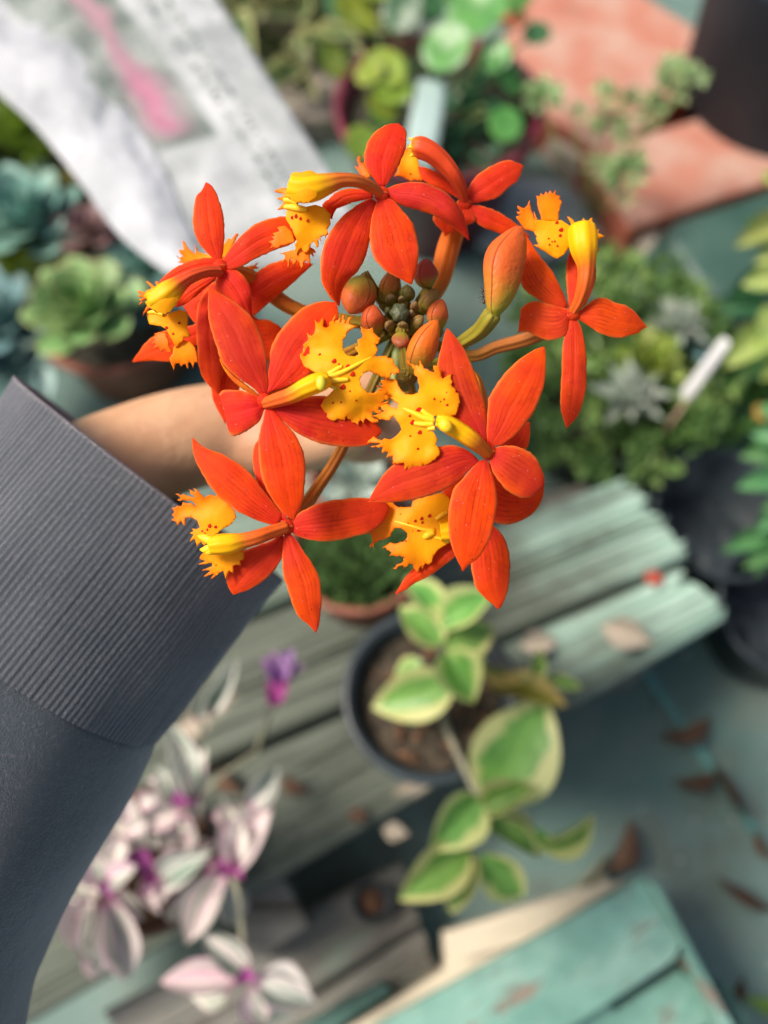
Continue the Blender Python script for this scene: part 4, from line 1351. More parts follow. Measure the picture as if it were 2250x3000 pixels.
def m_petal():
    t = NT('orchid_petal')
    s_, t_ = t.uv()
    a = t.math('ABSOLUTE', t.math('MULTIPLY', t.math('SUBTRACT', s_, .5), 2.0))
    base = t.mix(1.0, t.ocol(), (1.25, 1.4, .8), 'MULTIPLY')
    n1 = t.ramp(t.noise(230, 4, t.geo(), .65), .34, .66)
    col = t.mix(t.math('MULTIPLY', n1, t.math('ADD', .18, t.math('MULTIPLY', t.ramp(a, .15, 1.0), .6))), base, (.90, .115, .003))
    col = t.mix(t.math('MULTIPLY', t.ramp(t.noise(420, 3, t.geo(), .65), .48, .68), .32), col, (.42, .014, .006))
    # warmer towards rim and tip, redder towards the heart
    col = t.mix(t.math('MULTIPLY', t.ramp(t_, .45, 1.0), .40), col, (.90, .095, .002))
    col = t.mix(t.math('SUBTRACT', .42, t.math('MULTIPLY', t.ramp(t_, .0, .45), .42)), col, (.74, .022, .024))
    # lengthwise veins
    sw = t.math('ADD', s_, t.math('MULTIPLY', t.math('SUBTRACT', t.noise(90, 2, t.geo()), .5), .035))
    vs_ = None
    for c, wd in ((.5, .032), (.38, .02), (.62, .02), (.27, .018), (.73, .018), (.16, .014), (.84, .014)):
        v = t.math('SUBTRACT', 1.0, t.ramp(t.math('ABSOLUTE', t.math('SUBTRACT', sw, c)), .0, wd))
        vs_ = v if vs_ is None else t.math('MAXIMUM', vs_, v)
    fade = t.math('SUBTRACT', 1.0, t.ramp(t_, .3, .9))
    brk = t.ramp(t.noise(320, 2, t.geo()), .3, .6)
    vein = t.math('MULTIPLY', t.math('MULTIPLY', vs_, fade), t.math('MULTIPLY', brk, .74))
    col = t.mix(vein, col, (.30, .010, .008))
    # sparse dark freckles, a thin pale rim
    vo = t.voro(640, t.geo())
    fr = t.math('MULTIPLY', t.math('LESS_THAN', vo.outputs[0], .13), t.ramp(t.noise(110, 1, t.geo()), .52, .6))
    col = t.mix(t.math('MULTIPLY', fr, .75), col, (.26, .012, .008))
    col = t.mix(t.math('MULTIPLY', t.ramp(t.noise(75, 2, t.geo()), .42, .62), .38), col, (.60, .020, .022))
    col = t.mix(t.math('MULTIPLY', t.ramp(t.math('ADD', a, t.math('MULTIPLY', t.math('SUBTRACT', t.noise(300, 2, t.geo()), .5), .12)), .84, 1.0), .7), col, (.90, .26, .05))
    dust = t.math('LESS_THAN', t.voro(520, t.geo()).outputs[0], .07)
    col = t.mix(t.math('MULTIPLY', dust, .35), col, (.8, .55, .5))
    h = t.math('ADD', t.math('MULTIPLY', t.noise(900, 3, t.geo()), .5), t.math('MULTIPLY', vs_, -.25))
    return t.done(col, .62, t.bump(h, .00016, .7), .42, t.mix(.5, col, (.98, .075, .003)), spec=.16)


def m_lip():
    t = NT('orchid_lip')
    o_, t_ = t.uv()
    n1 = t.noise(220, 3, t.geo())
    f = t.ramp(t.math('ADD', o_, t.math('MULTIPLY', t.math('SUBTRACT', n1, .5), .3)), .3, 1.0)
    col = t.mix(f, (.95, .435, .003), (.93, .225, .003))
    col = t.mix(t.math('MULTIPLY', t.ramp(o_, .9, 1.5), .8), col, (.80, .13, .006))
    return t.done(col, .5, t.bump(t.noise(800, 3, t.geo()), .00015, .6), .34, t.mix(.4, col, (.98, .42, .002)), spec=.18)


def m_col():
    t = NT('orchid_column')
    s_, t_ = t.uv()
    n1 = t.noise(190, 3, t.geo())
    tt = t.math('ADD', t_, t.math('MULTIPLY', t.math('SUBTRACT', n1, .5), .12))
    thr = t.n('ObjectInfo').outputs['Alpha']
    col = t.mix(t.ramp(t.math('SUBTRACT', tt, thr), -.13, .15), t.ocol(), (.95, .52, .004))
    st = t.math('SINE', t.math('MULTIPLY', s_, 44.0))
    return t.done(col, .45, t.bump(t.math('ADD', st, t.noise(700, 2, t.geo())), .0002, .5), .25, spec=.18)


M_PETAL, M_LIP, M_COL = m_petal(), m_lip(), m_col()
M_SPOT = plain('lip_spot', (.34, .006, .004), (.44, .010, .005), 300, .7, spec=.05)
M_RIDGE = plain('lip_ridge', (.88, .50, .006), (.90, .55, .02), 200, .45)


def m_pedicel():
    t = NT('orchid_pedicel')
    s_, t_ = t.uv()
    col = t.mix(t.ramp(t_, .05, .6), (.22, .23, .03), t.ocol())
    st = t.math('SINE', t.math('MULTIPLY', s_, 38.0))
    col = t.mix(t.math('MULTIPLY', t.ramp(st, .2, 1.0), .3), col, (.3, .12, .02))
    return t.done(col, .5, t.bump(t.math('ADD', st, t.noise(500, 2, t.geo())), .0003, .6), .2, spec=.18)


def m_bud():
    t = NT('orchid_bud')
    s_, t_ = t.uv()
    n1 = t.ramp(t.noise(260, 4, t.geo()), .3, .7)
    col = t.mix(t.ramp(t.math('ADD', t_, t.math('MULTIPLY', t.math('SUBTRACT', t.noise(120, 2, t.geo()), .5), .5)), .05, .55), (.30, .30, .025), t.ocol())
    col = t.mix(t.math('MULTIPLY', n1, .25), col, (.40, .085, .03))
    vein = t.ramp(t.math('ABSOLUTE', t.math('SINE', t.math('MULTIPLY', s_, 9.42))), .0, .10)
    col = t.mix(t.math('MULTIPLY', t.math('SUBTRACT', 1.0, vein), .55), col, (.22, .02, .015))
    h = t.math('ADD', t.noise(800, 3, t.geo()), t.math('MULTIPLY', vein, .9))
    return t.done(col, .46, t.bump(h, .0003, .8), .15, spec=.2)


M_PED, M_BUD = m_pedicel(), m_bud()

orchid = thing('orchid', 'stem of fiery orange and yellow fringed orchid flowers round a knot of buds', 'orchid', P(1050, 1270, .36))
HUB = P(1172, 960, .2185)
M_OSTEM = plain('orchid_stem', (.17, .23, .05), (.25, .30, .09), 120, .5)
obj('stem', mesh('stem', *tube([(P(1170, 925, .2145), .0022), (P(1165, 1000, .226), .0030), (P(1130, 1150, .265), .0032), (P(1065, 1232, .318), .0034), (P(1035, 1280, .37), .0036), (P(1000, 1340, .47), .0038)], 40, 14)), M_OSTEM, orchid)


class Flower:
    def __init__(s, d, centre, ped, hue=(.64, .034, .007), pr=.0017, pcol=(.66, .20, .015)):
        """centre, ped: photo points; d depth of the flower's heart"""
        s.d, s.hue = d, hue
        c = px(centre)[0]
        s.c = c
        cw = P(*c, d + .0012)
        pp = px(ped)
        n = len(pp)
        path = [(HUB, pr * .75)]
        for i, q in enumerate(pp):
            f = (i + 1) / (n + 1)
            path.append((P(*q, .2185 + (d + .005 - .2185) * f + .004 * math.sin(math.pi * f)), pr * (.85 + .45 * f)))
        path.append((cw, pr * .8))
        s.o = obj('flower', mesh('flower', *tube(path, 36, 14)), M_PED, orchid)
        s.o.color = (*pcol, 1)
        hb = obj('heart', mesh('heart', *ellipsoid(P(*c, d + .0002), [RT * .0019, UP * .0019, FWD * .0014], 12, 8)), M_PETAL, s.o)
        hb.color = (*hue, 1)

    def petal(s, L, Rr, tip, h, cup=.75, roll=0.0, hue=None, n=26, k=15, dd=0.0, name='petal', wav=.22):
        """left and right outline from the heart to the tip; h: rise towards the lens in mm along the petal"""
        lp, rp_ = px(L), px(Rr)
        if tip:
            tp_ = px(tip)
            lp, rp_ = lp + [tp_[0]], rp_ + [tp_[-1]]
        l, r = catmull(lp, n), catmull(rp_, n)
        hh = np.interp(np.linspace(0, 1, n), np.linspace(0, 1, len(h)), h)
        # smooth the profile
        for _ in range(3):
            hh[1:-1] = (hh[:-2] + 2 * hh[1:-1] + hh[2:]) / 4
        sd_ = (l[0][0] * 7.1 + r[-1][1] * 3.3) % 97
        rows = []
        for i in range(n):
            t = i / (n - 1)
            row = []
            for j in range(k):
                q = j / (k - 1)
                u, v = l[i] * (1 - q) + r[i] * q
                sc = 2 * q - 1
                # slightly uneven rim
                if abs(sc) > .99 and 1 < i < n - 2:
                    jit = 2.2 * noise.noise(Vector((t * 26, sc, sd_))) + 1.2 * noise.noise(Vector((t * 60, sc, sd_ + 9)))
                    e = (r[i] - l[i])
                    e = e / (np.linalg.norm(e) + 1e-6) * jit * sc
                    u, v = u + e[0], v + e[1]
                z = hh[i] - cup * sc * sc * math.sin(math.pi * min(1, t * .85 + .1)) + roll * sc * math.sin(math.pi * t * .6)
                z -= .45 * math.exp(-(sc / .13) ** 2) * math.sin(math.pi * min(1, t + .05)) * .6
                z += wav * noise.noise(Vector((u * .02, v * .02, sd_))) + wav * 1.5 * abs(sc) ** 2 * noise.noise(Vector((t * 5, sc * 2, sd_ + 4)))
                row.append(P(u, v, s.d + dd - z / 1000))
            rows.append(row)
        o = obj(name, mesh(name, *grid(rows)), M_PETAL, s.o)
        solidify(o, .0003)
        o.color = (*(hue or s.hue), 1)
        return o

    def column(s, pts_, dz, col=None, thr=.46, name='column', end='open', teeth=6):
        """pts_: 'x,y,r' photo points with radius; dz rise in mm at each end"""
        cur = CR[pts_[0]]
        raw = [tuple(map(float, q.split(','))) for q in pts_[1:].split()]
        n = len(raw)
        path = []
        for i, (x, y, r) in enumerate(raw):
            f = i / (n - 1)
            zz = np.interp(f, np.linspace(0, 1, len(dz)), dz)
            d = s.d - zz / 1000
            path.append((P(cur[0] + cur[2] * x, cur[1] + cur[2] * y, d), r * cur[2] * d / FPX))
        body_ = tube(path, 30, 20, True)
        o = obj(name, mesh(name, *body_), M_COL, s.o)
        o.color = (*(col or (.58, .055, .018)), thr)
        if end == 'open':
            # ragged hood tip: small teeth round the mouth
            p1, p0 = path[-1][0], path[-2][0]
            ax = (p1 - p0).normalized()
            x = ax.orthogonal().normalized()
            y = ax.cross(x)
            r = path[-1][1]
            parts = []
            for j in range(teeth):
                a = 2 * math.pi * j / teeth + .3
                b = p1 + (x * math.cos(a) + y * math.sin(a)) * r * .8
                e = b + ax * r * (.35 + .3 * random.random()) + (x * math.cos(a) + y * math.sin(a)) * r * .25
                parts.append(tube([(b - ax * r * .5, r * .22), (b, r * .24), ((b + e) / 2, r * .16), (e, r * .03)], 6, 8))
            parts.append(ellipsoid(p1, [x * r * .55, y * r * .55, ax * r * .6], 10, 6))
            q = obj('column_tip', mesh('column_tip', *merge(parts)), M_RIDGE, s.o)
        return o

    def lip(s, outline, heart, dz=1.0, grad=(0, 0), bowl=-3.0, rad=160, og=(.2, 1.0), spots='', ridges=(), name='lip', fine=5.5, frill=1.0, ogshift=0.0):
        """outline: photo outline of the fringed lip; heart: its throat; dz height in mm, bowl in mm at distance rad"""
        ol = px(outline)
        hx, hy = px(heart)[0]
        # subdivide the outline a little
        pts_, traced = [], []
        for i, a in enumerate(ol):
            b = ol[(i + 1) % len(ol)]
            m_ = max(1, int(math.hypot(b[0] - a[0], b[1] - a[1]) / 7))
            for q in range(m_):
                pts_.append((a[0] + (b[0] - a[0]) * q / m_, a[1] + (b[1] - a[1]) * q / m_))
                traced.append(q == 0)
        nb = len(pts_)

        q_ = np.array(pts_)
        area = np.sum(q_[:, 0] * np.roll(q_[:, 1], -1) - q_[:, 1] * np.roll(q_[:, 0], -1))
        tg_ = np.roll(q_, -1, 0) - np.roll(q_, 1, 0)
        tg_ /= np.linalg.norm(tg_, axis=1)[:, None] + 1e-6
        nm_ = np.stack([tg_[:, 1], -tg_[:, 0]], 1) * (1 if area > 0 else -1)
        pts_ = []
        for i, (a, b) in enumerate(q_):
            rr = math.hypot(a - hx, b - hy) / rad
            k_ = 0 if traced[i] else (random.random() * 6.0 if random.random() < .4 else -1.8) * min(1, max(0, (rr - .55) * 3)) + random.gauss(0, .4)
            pts_.append((a + nm_[i, 0] * k_, b + nm_[i, 1] * k_))

        def inside(x, y):
            c = False
            j = nb - 1
            for i in range(nb):
                xi, yi = pts_[i]
                xj, yj = pts_[j]
                if (yi > y) != (yj > y) and x < (xj - xi) * (y - yi) / (yj - yi) + xi:
                    c = not c
                j = i
            return c
        arr = np.array(pts_)
        x0, y0 = arr.min(0)
        x1, y1 = arr.max(0)
        inner = []
        y = y0
        row = 0
        while y < y1:
            x = x0 + (row % 2) * fine / 2
            while x < x1:
                if inside(x, y) and np.min(np.hypot(arr[:, 0] - x, arr[:, 1] - y)) > fine * .55:
                    inner.append((x, y))
                x += fine
            y += fine * .87
            row += 1
        allp = [Vector(p) for p in pts_] + [Vector(p) for p in inner]
        vs2, _, fs2, _, _, _ = delaunay_2d_cdt(allp, [(i, (i + 1) % nb) for i in range(nb)], [], 1, 1e-4)
        sd_ = (x0 * 3.7 + y1) % 83

        def zf(u, v):
            dx, dy = u - hx, v - hy
            r2 = (dx * dx + dy * dy) / rad ** 2
            z = dz + grad[0] * dx / 100 + grad[1] * dy / 100 + bowl * r2 / (1 + .35 * r2)
            z += frill * math.sqrt(r2) * noise.noise(Vector((u * .016, v * .016, sd_))) * 2.0 + .06 * noise.noise(Vector((u * .05, v * .05, sd_ + 5)))
            return z
        vs3, us3 = [], []
        for p in vs2:
            vs3.append(P(p.x, p.y, s.d - zf(p.x, p.y) / 1000))
            rr = math.hypot(p.x - hx, p.y - hy) / rad
            ed = float(np.min(np.hypot(arr[:, 0] - p.x, arr[:, 1] - p.y)))
            us3.append((og[0] + (og[1] - og[0]) * rr * .8 + .38 * math.exp(-ed / 11) * min(1, rr * 1.6), rr))
        o = obj(name, mesh(name, vs3, [tuple(f) for f in fs2], us3), M_LIP, s.o)
        solidify(o, .00045)
        if spots:
            cur, parts = CR[spots[0]], []
            for q in spots[1:].split():
                q = list(map(float, q.split(',')))
                u, v, r = cur[0] + cur[2] * q[0], cur[1] + cur[2] * q[1], q[2] * cur[2] * (q[3] if len(q) > 3 else 1)
                ry = q[2] * cur[2]
                c = P(u, v, s.d - (zf(u, v) + .25) / 1000)
                e = .5
                du = P(u + e, v, s.d - (zf(u + e, v) + .26) / 1000) - c
                dv = P(u, v + e, s.d - (zf(u, v + e) + .26) / 1000) - c
                parts.append(ellipsoid(c, [du / e * r, dv / e * ry, -FWD * .00006], 12, 6))
            obj('spot', mesh('spot', *merge(parts)), M_SPOT, s.o)
        for rg_ in ridges:
            cur = CR[rg_[0]]
            raw = [tuple(map(float, q.split(','))) for q in rg_[1:].split()]
            path = []
            for x, y_, r in raw:
                u, v = cur[0] + cur[2] * x, cur[1] + cur[2] * y_
                path.append((P(u, v, s.d - (zf(u, v) + r * cur[2] * .08 * .5) / 1000), max(1.2, r * cur[2]) * s.d / FPX))
            obj('ridge', mesh('ridge', *tube(path, 14, 10)), M_RIDGE, s.o)
        return o


# ------------------------------------------------------------------ back flowers first
b1 = Flower(.2145, 'A640,1130', 'A1120,1270 880,1130', (.68, .045, .005))
b1.petal('A690,1085 800,1030 870,980 960,942 1060,935', 'A700,1240 760,1300 800,1300 890,1222 990,1140 1080,1060', 'A1185,960', (0, 1, 0, -2))
b1.petal('A680,1180 760,1260 820,1310 900,1322 960,1355', 'A660,1300 740,1480 830,1580 920,1570 970,1500', 'A1005,1400', (-1, 0, -1, -2))
b1.petal('A600,1090 520,1105 450,1205 433,1330 440,1500 445,1600 C268,235 320,312', 'A660,1200 600,1350 600,1500 C430,150 425,220 410,280', 'C392,375', (-1, 2.5, 2, 0))
b1.petal('A600,1400 C340,250 348,380 362,445 402,520', 'A760,1500 C545,180 545,330 510,420', 'C442,592', (-1, -1, -2, -4))
b1.petal('A560,1250 430,1345 360,1365 270,1380 180,1412 110,1468 60,1530', 'A600,1350 480,1460 400,1500 330,1570 250,1592 150,1585', 'A20,1592', (-2, -1, -1, -3))
b1.petal('A560,1070 470,1120 400,1180', 'A600,1200 500,1330 430,1345', 'A350,1235', (0, 0, -2))
b1.lip('A300,900 332,935 312,950 360,955 430,965 560,960 640,900 705,765 690,760 660,800 640,790 600,850 520,905 495,895 440,880 428,830 425,895 385,862 343,808 352,868 318,868 345,905 320,925', 'A560,960', -1.0, (0, 0), -1, 150, (.3, .9))
b1.lip('A690,1000 760,975 800,970 835,945 815,975 840,985 800,990 810,1010 795,1035 730,1035', 'A690,1010', -.5, (0, 0), -1, 120, (.4, 1.2), fine=5)

b2 = Flower(.2165, 'B512,500', 'B345,985 420,740', (.70, .045, .012), .0026, (.80, .17, .008))
b2.petal('B520,475 532,420 570,350 640,300 720,262 780,258', 'B535,500 600,490 690,470 760,410 812,370', 'B845,285', (0, 1.5, 1, -1))
b2.petal('B530,508 600,515 680,540 750,580 815,625', 'B515,540 590,620 680,660 770,690', 'B885,690', (0, .5, -1, -3))
b2.petal('B490,480 400,430 300,385 258,340', 'B470,440 380,340 300,300', 'B245,290', (0, 0, -1))
b2.petal('B480,505 400,530 330,575 345,620 375,650', 'B535,520 572,590 545,615 480,640', 'B400,685', (0, 1, 0, -1))
b2.lip('B105,345 130,300 100,280 130,250 115,215 150,225 165,175 180,195 190,160 205,195 235,210 250,280 265,330 262,375 230,368 200,375 160,350', 'B230,260', -1.5, (0, 0), -1, 70, (.1, 1.2), 'B200,330,6')
b2.lip('E465,950 492,960 488,895 500,895 505,940 520,930 530,960 545,985 560,1010 530,1020 500,1000', 'E560,1000', -1, (0, 0), -1, 60, (.8, 1.8), name='lip_lobe')
b2.column('B512,500,22 490,420,36 445,335,44 385,265,54 320,210,58 255,180,62 220,180,50', (0, 5, 6, 5), (.74, .075, .018), thr=1.0, end='open', teeth=5)

b4 = Flower(.2075, 'D880,1420', 'D480,760 680,1100', (.64, .045, .007))
b4.petal('D930,1180 1010,1080 1090,1160 1250,1230 1360,1200', 'D930,1400 1030,1452 1120,1466 1220,1440 1310,1382 1368,1290', 'D1384,1195', (0, .5, -.5, -2))
b4.petal('D890,1450 880,1560 862,1680 862,1770 875,1855 905,1935 970,2002 1020,2040', 'D950,1420 1010,1470 1070,1520 1110,1590 1137,1690 1140,1800 1130,1900 1110,1990 1082,2050', 'D1050,2074', (0, 1, 1, -1))
b4.petal('D860,1470 740,1560 600,1660 450,1780 380,1860 338,1932', 'D890,1550 740,1700 650,1772 550,1842 450,1890 390,1935', 'D318,1970', (-1, -1, -2, -3))
b4.petal('D930,1200 1000,1000 1100,860 1230,740', 'D980,1250 1150,1010 1262,920 1282,820', 'D1283,735', (0, -1, -2, -3))
b4.petal('D860,1390 700,1290 660,1240 650,1190', 'D900,1330 840,1180 790,1110', 'D720,1120', (0, 0, -1))
b4.lip('D720,1590 660,1622 620,1650 588,1700 576,1742 557,1755 530,1744 511,1790 500,1760 480,1812 456,1790 441,1750 415,1745 368,1792 377,1760 298,1781 360,1748 392,1700 345,1688 270,1693 291,1670 250,1646 302,1640 222,1636 262,1612 300,1605 372,1594 402,1560 402,1530 362,1494 312,1490 285,1525 262,1560 235,1572 200,1578 165,1600 160,1642 145,1612 132,1638 148,1580 135,1535 112,1492 104,1452 125,1425 175,1395 182,1340 222,1305 300,1310 342,1345 432,1342 442,1300 482,1280 560,1262 650,1235 700,1270 760,1400', 'D640,1470', 1.6, (.3, 0), -2.2, 180, (.15, .85),
        'D560,1402,15 502,1422,15 457,1440,12 508,1450,11 405,1460,6,2 480,1510,9,2 390,1585,7 352,1390,6 440,1513,5', ('D300,1440,4 400,1468,9 520,1502,14 600,1510,16', 'D610,1430,14 650,1400,18 690,1380,14', 'D520,1560,16 545,1545,26 590,1520,22', 'D600,1560,10 650,1570,14 700,1590,16'))
b4.column('D880,1430,40 800,1470,60 720,1510,75 640,1520,70', (1, 3, 3), end=None)

# ------------------------------------------------------------------ flower at left
f1 = Flower(.2045, 'A588,975', 'A1120,1270 800,1060', (.70, .045, .008), .0019)
f1.petal('A570,950 505,890 443,810 413,720 415,620 427,540 442,510 465,490', 'A592,950 606,860 614,760 610,660 590,580 562,505 530,452', 'A495,432', (0, 1.2, .5, -2))
f1.petal('A598,950 650,862 720,780 800,712 880,675 950,657 1010,650 1070,680', 'A610,985 640,995 720,975 800,935 880,895 960,860 1055,825', 'A1110,760', (0, 2, 1.5, -1))
f1.petal('A585,1000 562,1060 560,1110 610,1165 690,1250 750,1300', 'A620,990 680,995 730,1028 770,1085 786,1150 790,1240', 'A792,1305', (0, 1.2, .6, -2), hue=(.72, .030, .030))
f1.petal('A570,950 540,922 470,922 380,945 290,990 220,1045', 'A570,990 450,1010 330,1052 250,1085', 'A188,1088', (-.5, 0, -1, -3))
f1.petal('A560,1000 520,1040 440,1075 360,1120 312,1185', 'A570,1030 520,1090 460,1140 400,1190 350,1222', 'A300,1237', (-1, -.5, -1, -3))
f1.lip('A112,1288 150,1258 232,1290 282,1270 332,1255 375,1272 378,1330 370,1372 397,1425 352,1432 336,1470 300,1500 285,1470 262,1430 240,1385 200,1360 130,1350', 'A250,1290', 2.0, (0, 0), -2, 110, (.0, .6), 'A320,1340,9 236,1370,11 280,1410,8', ('A115,1275,10 160,1270,14 220,1285,16',))
f1.lip('A285,1500 300,1480 345,1450 390,1465 425,1500 440,1560 438,1600 420,1590 412,1638 400,1600 382,1590 378,1640 362,1605 345,1612 332,1625 320,1600 298,1605 285,1655 270,1610 258,1570 280,1540', 'A330,1430', 1.0, (0, 0), -2, 130, (.4, 1.0), name='lip_lobe')
f1.lip('A275,1520 255,1490 248,1440 230,1400 190,1402 160,1412 175,1425 148,1440 170,1450 140,1475 175,1478 150,1510 190,1500 205,1530 230,1510 250,1535', 'A270,1440', .2, (0, 0), -1.2, 90, (.8, 1.5), name='lip_lobe')
f1.lip('A200,1200 150,1190 95,1185 58,1225 88,1208 62,1190 98,1178 58,1170 62,1158 100,1165 55,1143 58,1130 105,1148 110,1130 150,1120 110,1075 118,1070 165,1108 180,1110 168,1075 180,1070 205,1105 240,1130', 'A240,1160', 2.2, (0, 0), -1.5, 120, (.5, 1.0), name='lip_lobe')
f1.lip('A180,1225 135,1235 85,1292 92,1270 112,1232 150,1205', 'A190,1215', 2.2, (0, 0), -1, 80, (.5, 1.0), name='lip_lobe', fine=4)
f1.lip('A92,1168 132,1130 180,1102 250,1085 330,1075 338,1120 312,1200 272,1258 232,1286 180,1270 130,1240 104,1205 120,1190', 'A220,1170', 9.0, (0, 0), -2.2, 60, (-.1, .2), name='column_hood', fine=4, frill=.3)
f1.column('A590,1008,34 500,1010,36 400,1040,40 330,1083,54 265,1135,76 205,1180,80 150,1205,74', (1, 6, 7, 6), (.70, .09, .025), thr=.66, teeth=0, end=None)

# ------------------------------------------------------------------ flower at right
f5 = Flower(.2065, 'B1130,1130', 'B510,1370 700,1320 920,1255', (.62, .055, .011), .0016, (.45, .15, .03))
f5.petal('B1080,1110 980,1070 900,1030 838,970 815,850 818,740', 'B1098,1085 1060,990 1010,890 930,790 880,710', 'B835,645', (0, 1, 0, -2), hue=(.66, .08, .008))
f5.petal('B1100,1105 1000,1078 920,1058 870,1072 832,1102', 'B1108,1150 1085,1252 1000,1282 925,1262 875,1235 815,1235', None, (0, 1, 0, -1), hue=(.62, .06, .02))
f5.petal('B1112,1160 1082,1250 1070,1330 1066,1450 1058,1590 1062,1690', 'B1150,1160 1182,1230 1200,1330 1206,1440 1202,1560 1182,1650 1150,1720', 'B1093,1782', (0, 1, 0, -3))
f5.petal('B1150,1135 1200,1090 1260,1046 1310,1040 1370,1066 1440,1090 1490,1130 1528,1180', 'B1155,1155 1220,1200 1290,1245 1380,1270 1442,1260 1500,1240 1528,1218', 'B1551,1206', (0, 1, .5, -2), hue=(.64, .065, .008))
f5.petal('B1105,1100 1092,960 1092,860 1105,790', 'B1200,1080 1252,960 1257,850 1220,780', 'B1160,740', (-1, -2, -3))
f5.lip('B910,600 932,594 1000,602 1060,596 1100,622 1130,640 1135,690 1106,750 1080,790 1042,816 1002,800 962,770 905,738 935,735 918,700 925,690 905,660 918,650', 'B1090,650', 1.8, (0, 0), -1.8, 140, (.0, .6), 'B1035,607,10,1.2 1058,648,13,1.2 1055,682,9,1.2 990,700,6 1040,742,7 1010,718,5 995,735,6 1025,716,6', ('B1105,660,12 1140,650,16 1165,640,14',))
f5.lip('B950,600 945,570 930,530 920,458 940,462 945,442 960,455 975,430 985,448 1000,425 1008,445 1030,422 1032,455 1056,458 1050,478 1066,490 1055,530 1048,560 1046,600', 'B1000,640', .8, (0, 0), -1.0, 130, (.5, 1.1), name='lip_lobe')
f5.lip('B925,668 850,645 828,612 805,575 825,572 808,548 828,550 812,512 850,528 868,512 880,482 892,540 915,600 905,545 925,590 930,620', 'B960,640', .6, (0, 0), -1.0, 130, (.5, 1.1), name='lip_lobe')
f5.lip('B1130,680 1120,620 1098,575 1130,595 1145,620 1165,605 1180,612 1188,582 1200,605 1215,600 1238,580 1242,640 1262,655 1280,645 1270,668 1310,688 1272,708 1262,740 1280,770 1240,760 1200,740', 'B1180,700', 1.2, (0, 0), -1, 130, (.2, .8), name='lip_lobe')
f5.column('B1125,1128,26 1165,1055,36 1195,960,44 1205,860,52 1192,760,78 1184,690,84 1180,640,78', (0, 4, 5, 4), (.74, .14, .02), thr=.62, end=None)

# ------------------------------------------------------------------ flower at lower left
f6 = Flower(.2035, 'C888,1335', 'C1290,760 1110,1050 1000,1200', (.66, .045, .008), .0015, (.5, .17, .02))
f6.petal('C830,1325 760,1318 680,1290 560,1240 470,1180 370,1090 300,990 240,880 212,790', 'C860,1262 790,1165 720,1080 640,970 540,882 420,812 320,777 260,745', 'C207,698', (0, 1.8, 1.5, -1))
f6.petal('C850,1290 760,1170 692,1060 655,960 640,850 650,762', 'C885,1290 870,1100 830,900 760,740', 'C695,700', (0, -.5, -1.5, -3), hue=(.62, .04, .02))
f6.petal('C905,1315 960,1252 1040,1200 1150,1160 1300,1135 1420,1128 1520,1135 1590,1150', 'C905,1350 960,1400 1050,1430 1160,1441 1270,1430 1380,1405 1500,1365 1580,1300', 'C1625,1200', (0, 1.5, .5, -3))
f6.petal('C872,1375 858,1500 855,1600 865,1700 900,1800 930,1900 980,1992 1040,2038', 'C900,1375 960,1440 1020,1530 1082,1620 1126,1720 1130,1800 1136,1880 1126,1960 1118,2040', 'C1096,2096', (0, 1.6, 1.2, -1.5), hue=(.68, .055, .009))
f6.petal('C855,1390 760,1440 650,1480 560,1520 490,1600 452,1700 468,1770', 'C865,1410 855,1540 800,1642 720,1722 620,1786', 'C500,1822', (-1, 0, -1, -3))
f6.lip('C330,1440 420,1352 482,1320 522,1270 512,1220 470,1180 462,1150 422,1102 385,1095 370,1122 338,1104 312,1112 290,1126 266,1100 245,1074 214,1060 227,1092 178,1064 212,1106 232,1122 160,1112 84,1100 126,1126 98,1141 200,1146 228,1170 238,1202 200,1166 138,1160 130,1186 95,1185 58,1200 76,1230 58,1250 78,1270 54,1286 92,1300 100,1328 126,1290 150,1328 156,1272 200,1266 242,1290 262,1340 240,1352 204,1350 218,1368 188,1380 216,1390 205,1410 188,1442 226,1420 240,1478 270,1440 290,1470 312,1450', 'C360,1400', 1.0, (0, 0), -2.0, 170, (.25, .95), 'C327,1325,19,.7 370,1335,12 312,1355,11,.7 275,1365,8 295,1380,6', ())
f6.lip('C300,1510 400,1530 540,1500 580,1518 578,1568 546,1580 556,1612 520,1608 500,1615 502,1672 470,1650 446,1712 428,1650 402,1668 376,1690 338,1708 368,1668 330,1682 288,1692 340,1650 310,1648 272,1650 350,1618 348,1592 300,1605 248,1605 308,1580 280,1575 258,1562 268,1540', 'C430,1480', 1.4, (0, 0), -2.2, 150, (.3, .8), 'C375,1612,6', ())
f6.column('C885,1338,46 780,1372,50 680,1408,54 580,1435,58 490,1455,74 400,1465,78 330,1475,60', (0, 4, 5, 5), (.74, .14, .02), thr=.62, end=None)
obj('column_tip', mesh('column_tip', *merge([tube([(P(*px('C%d,%d' % a)[0], .1982), .0011), (P(*px('C%d,%d' % b)[0], .1985), .0009), (P(*px('C%d,%d' % c)[0], .199), .0002)], 10, 10) for a, b, c in (((350, 1485), (300, 1500), (262, 1500)), ((350, 1440), (290, 1415), (245, 1400)), ((360, 1505), (320, 1515), (295, 1525)))])), M_RIDGE, f6.o)

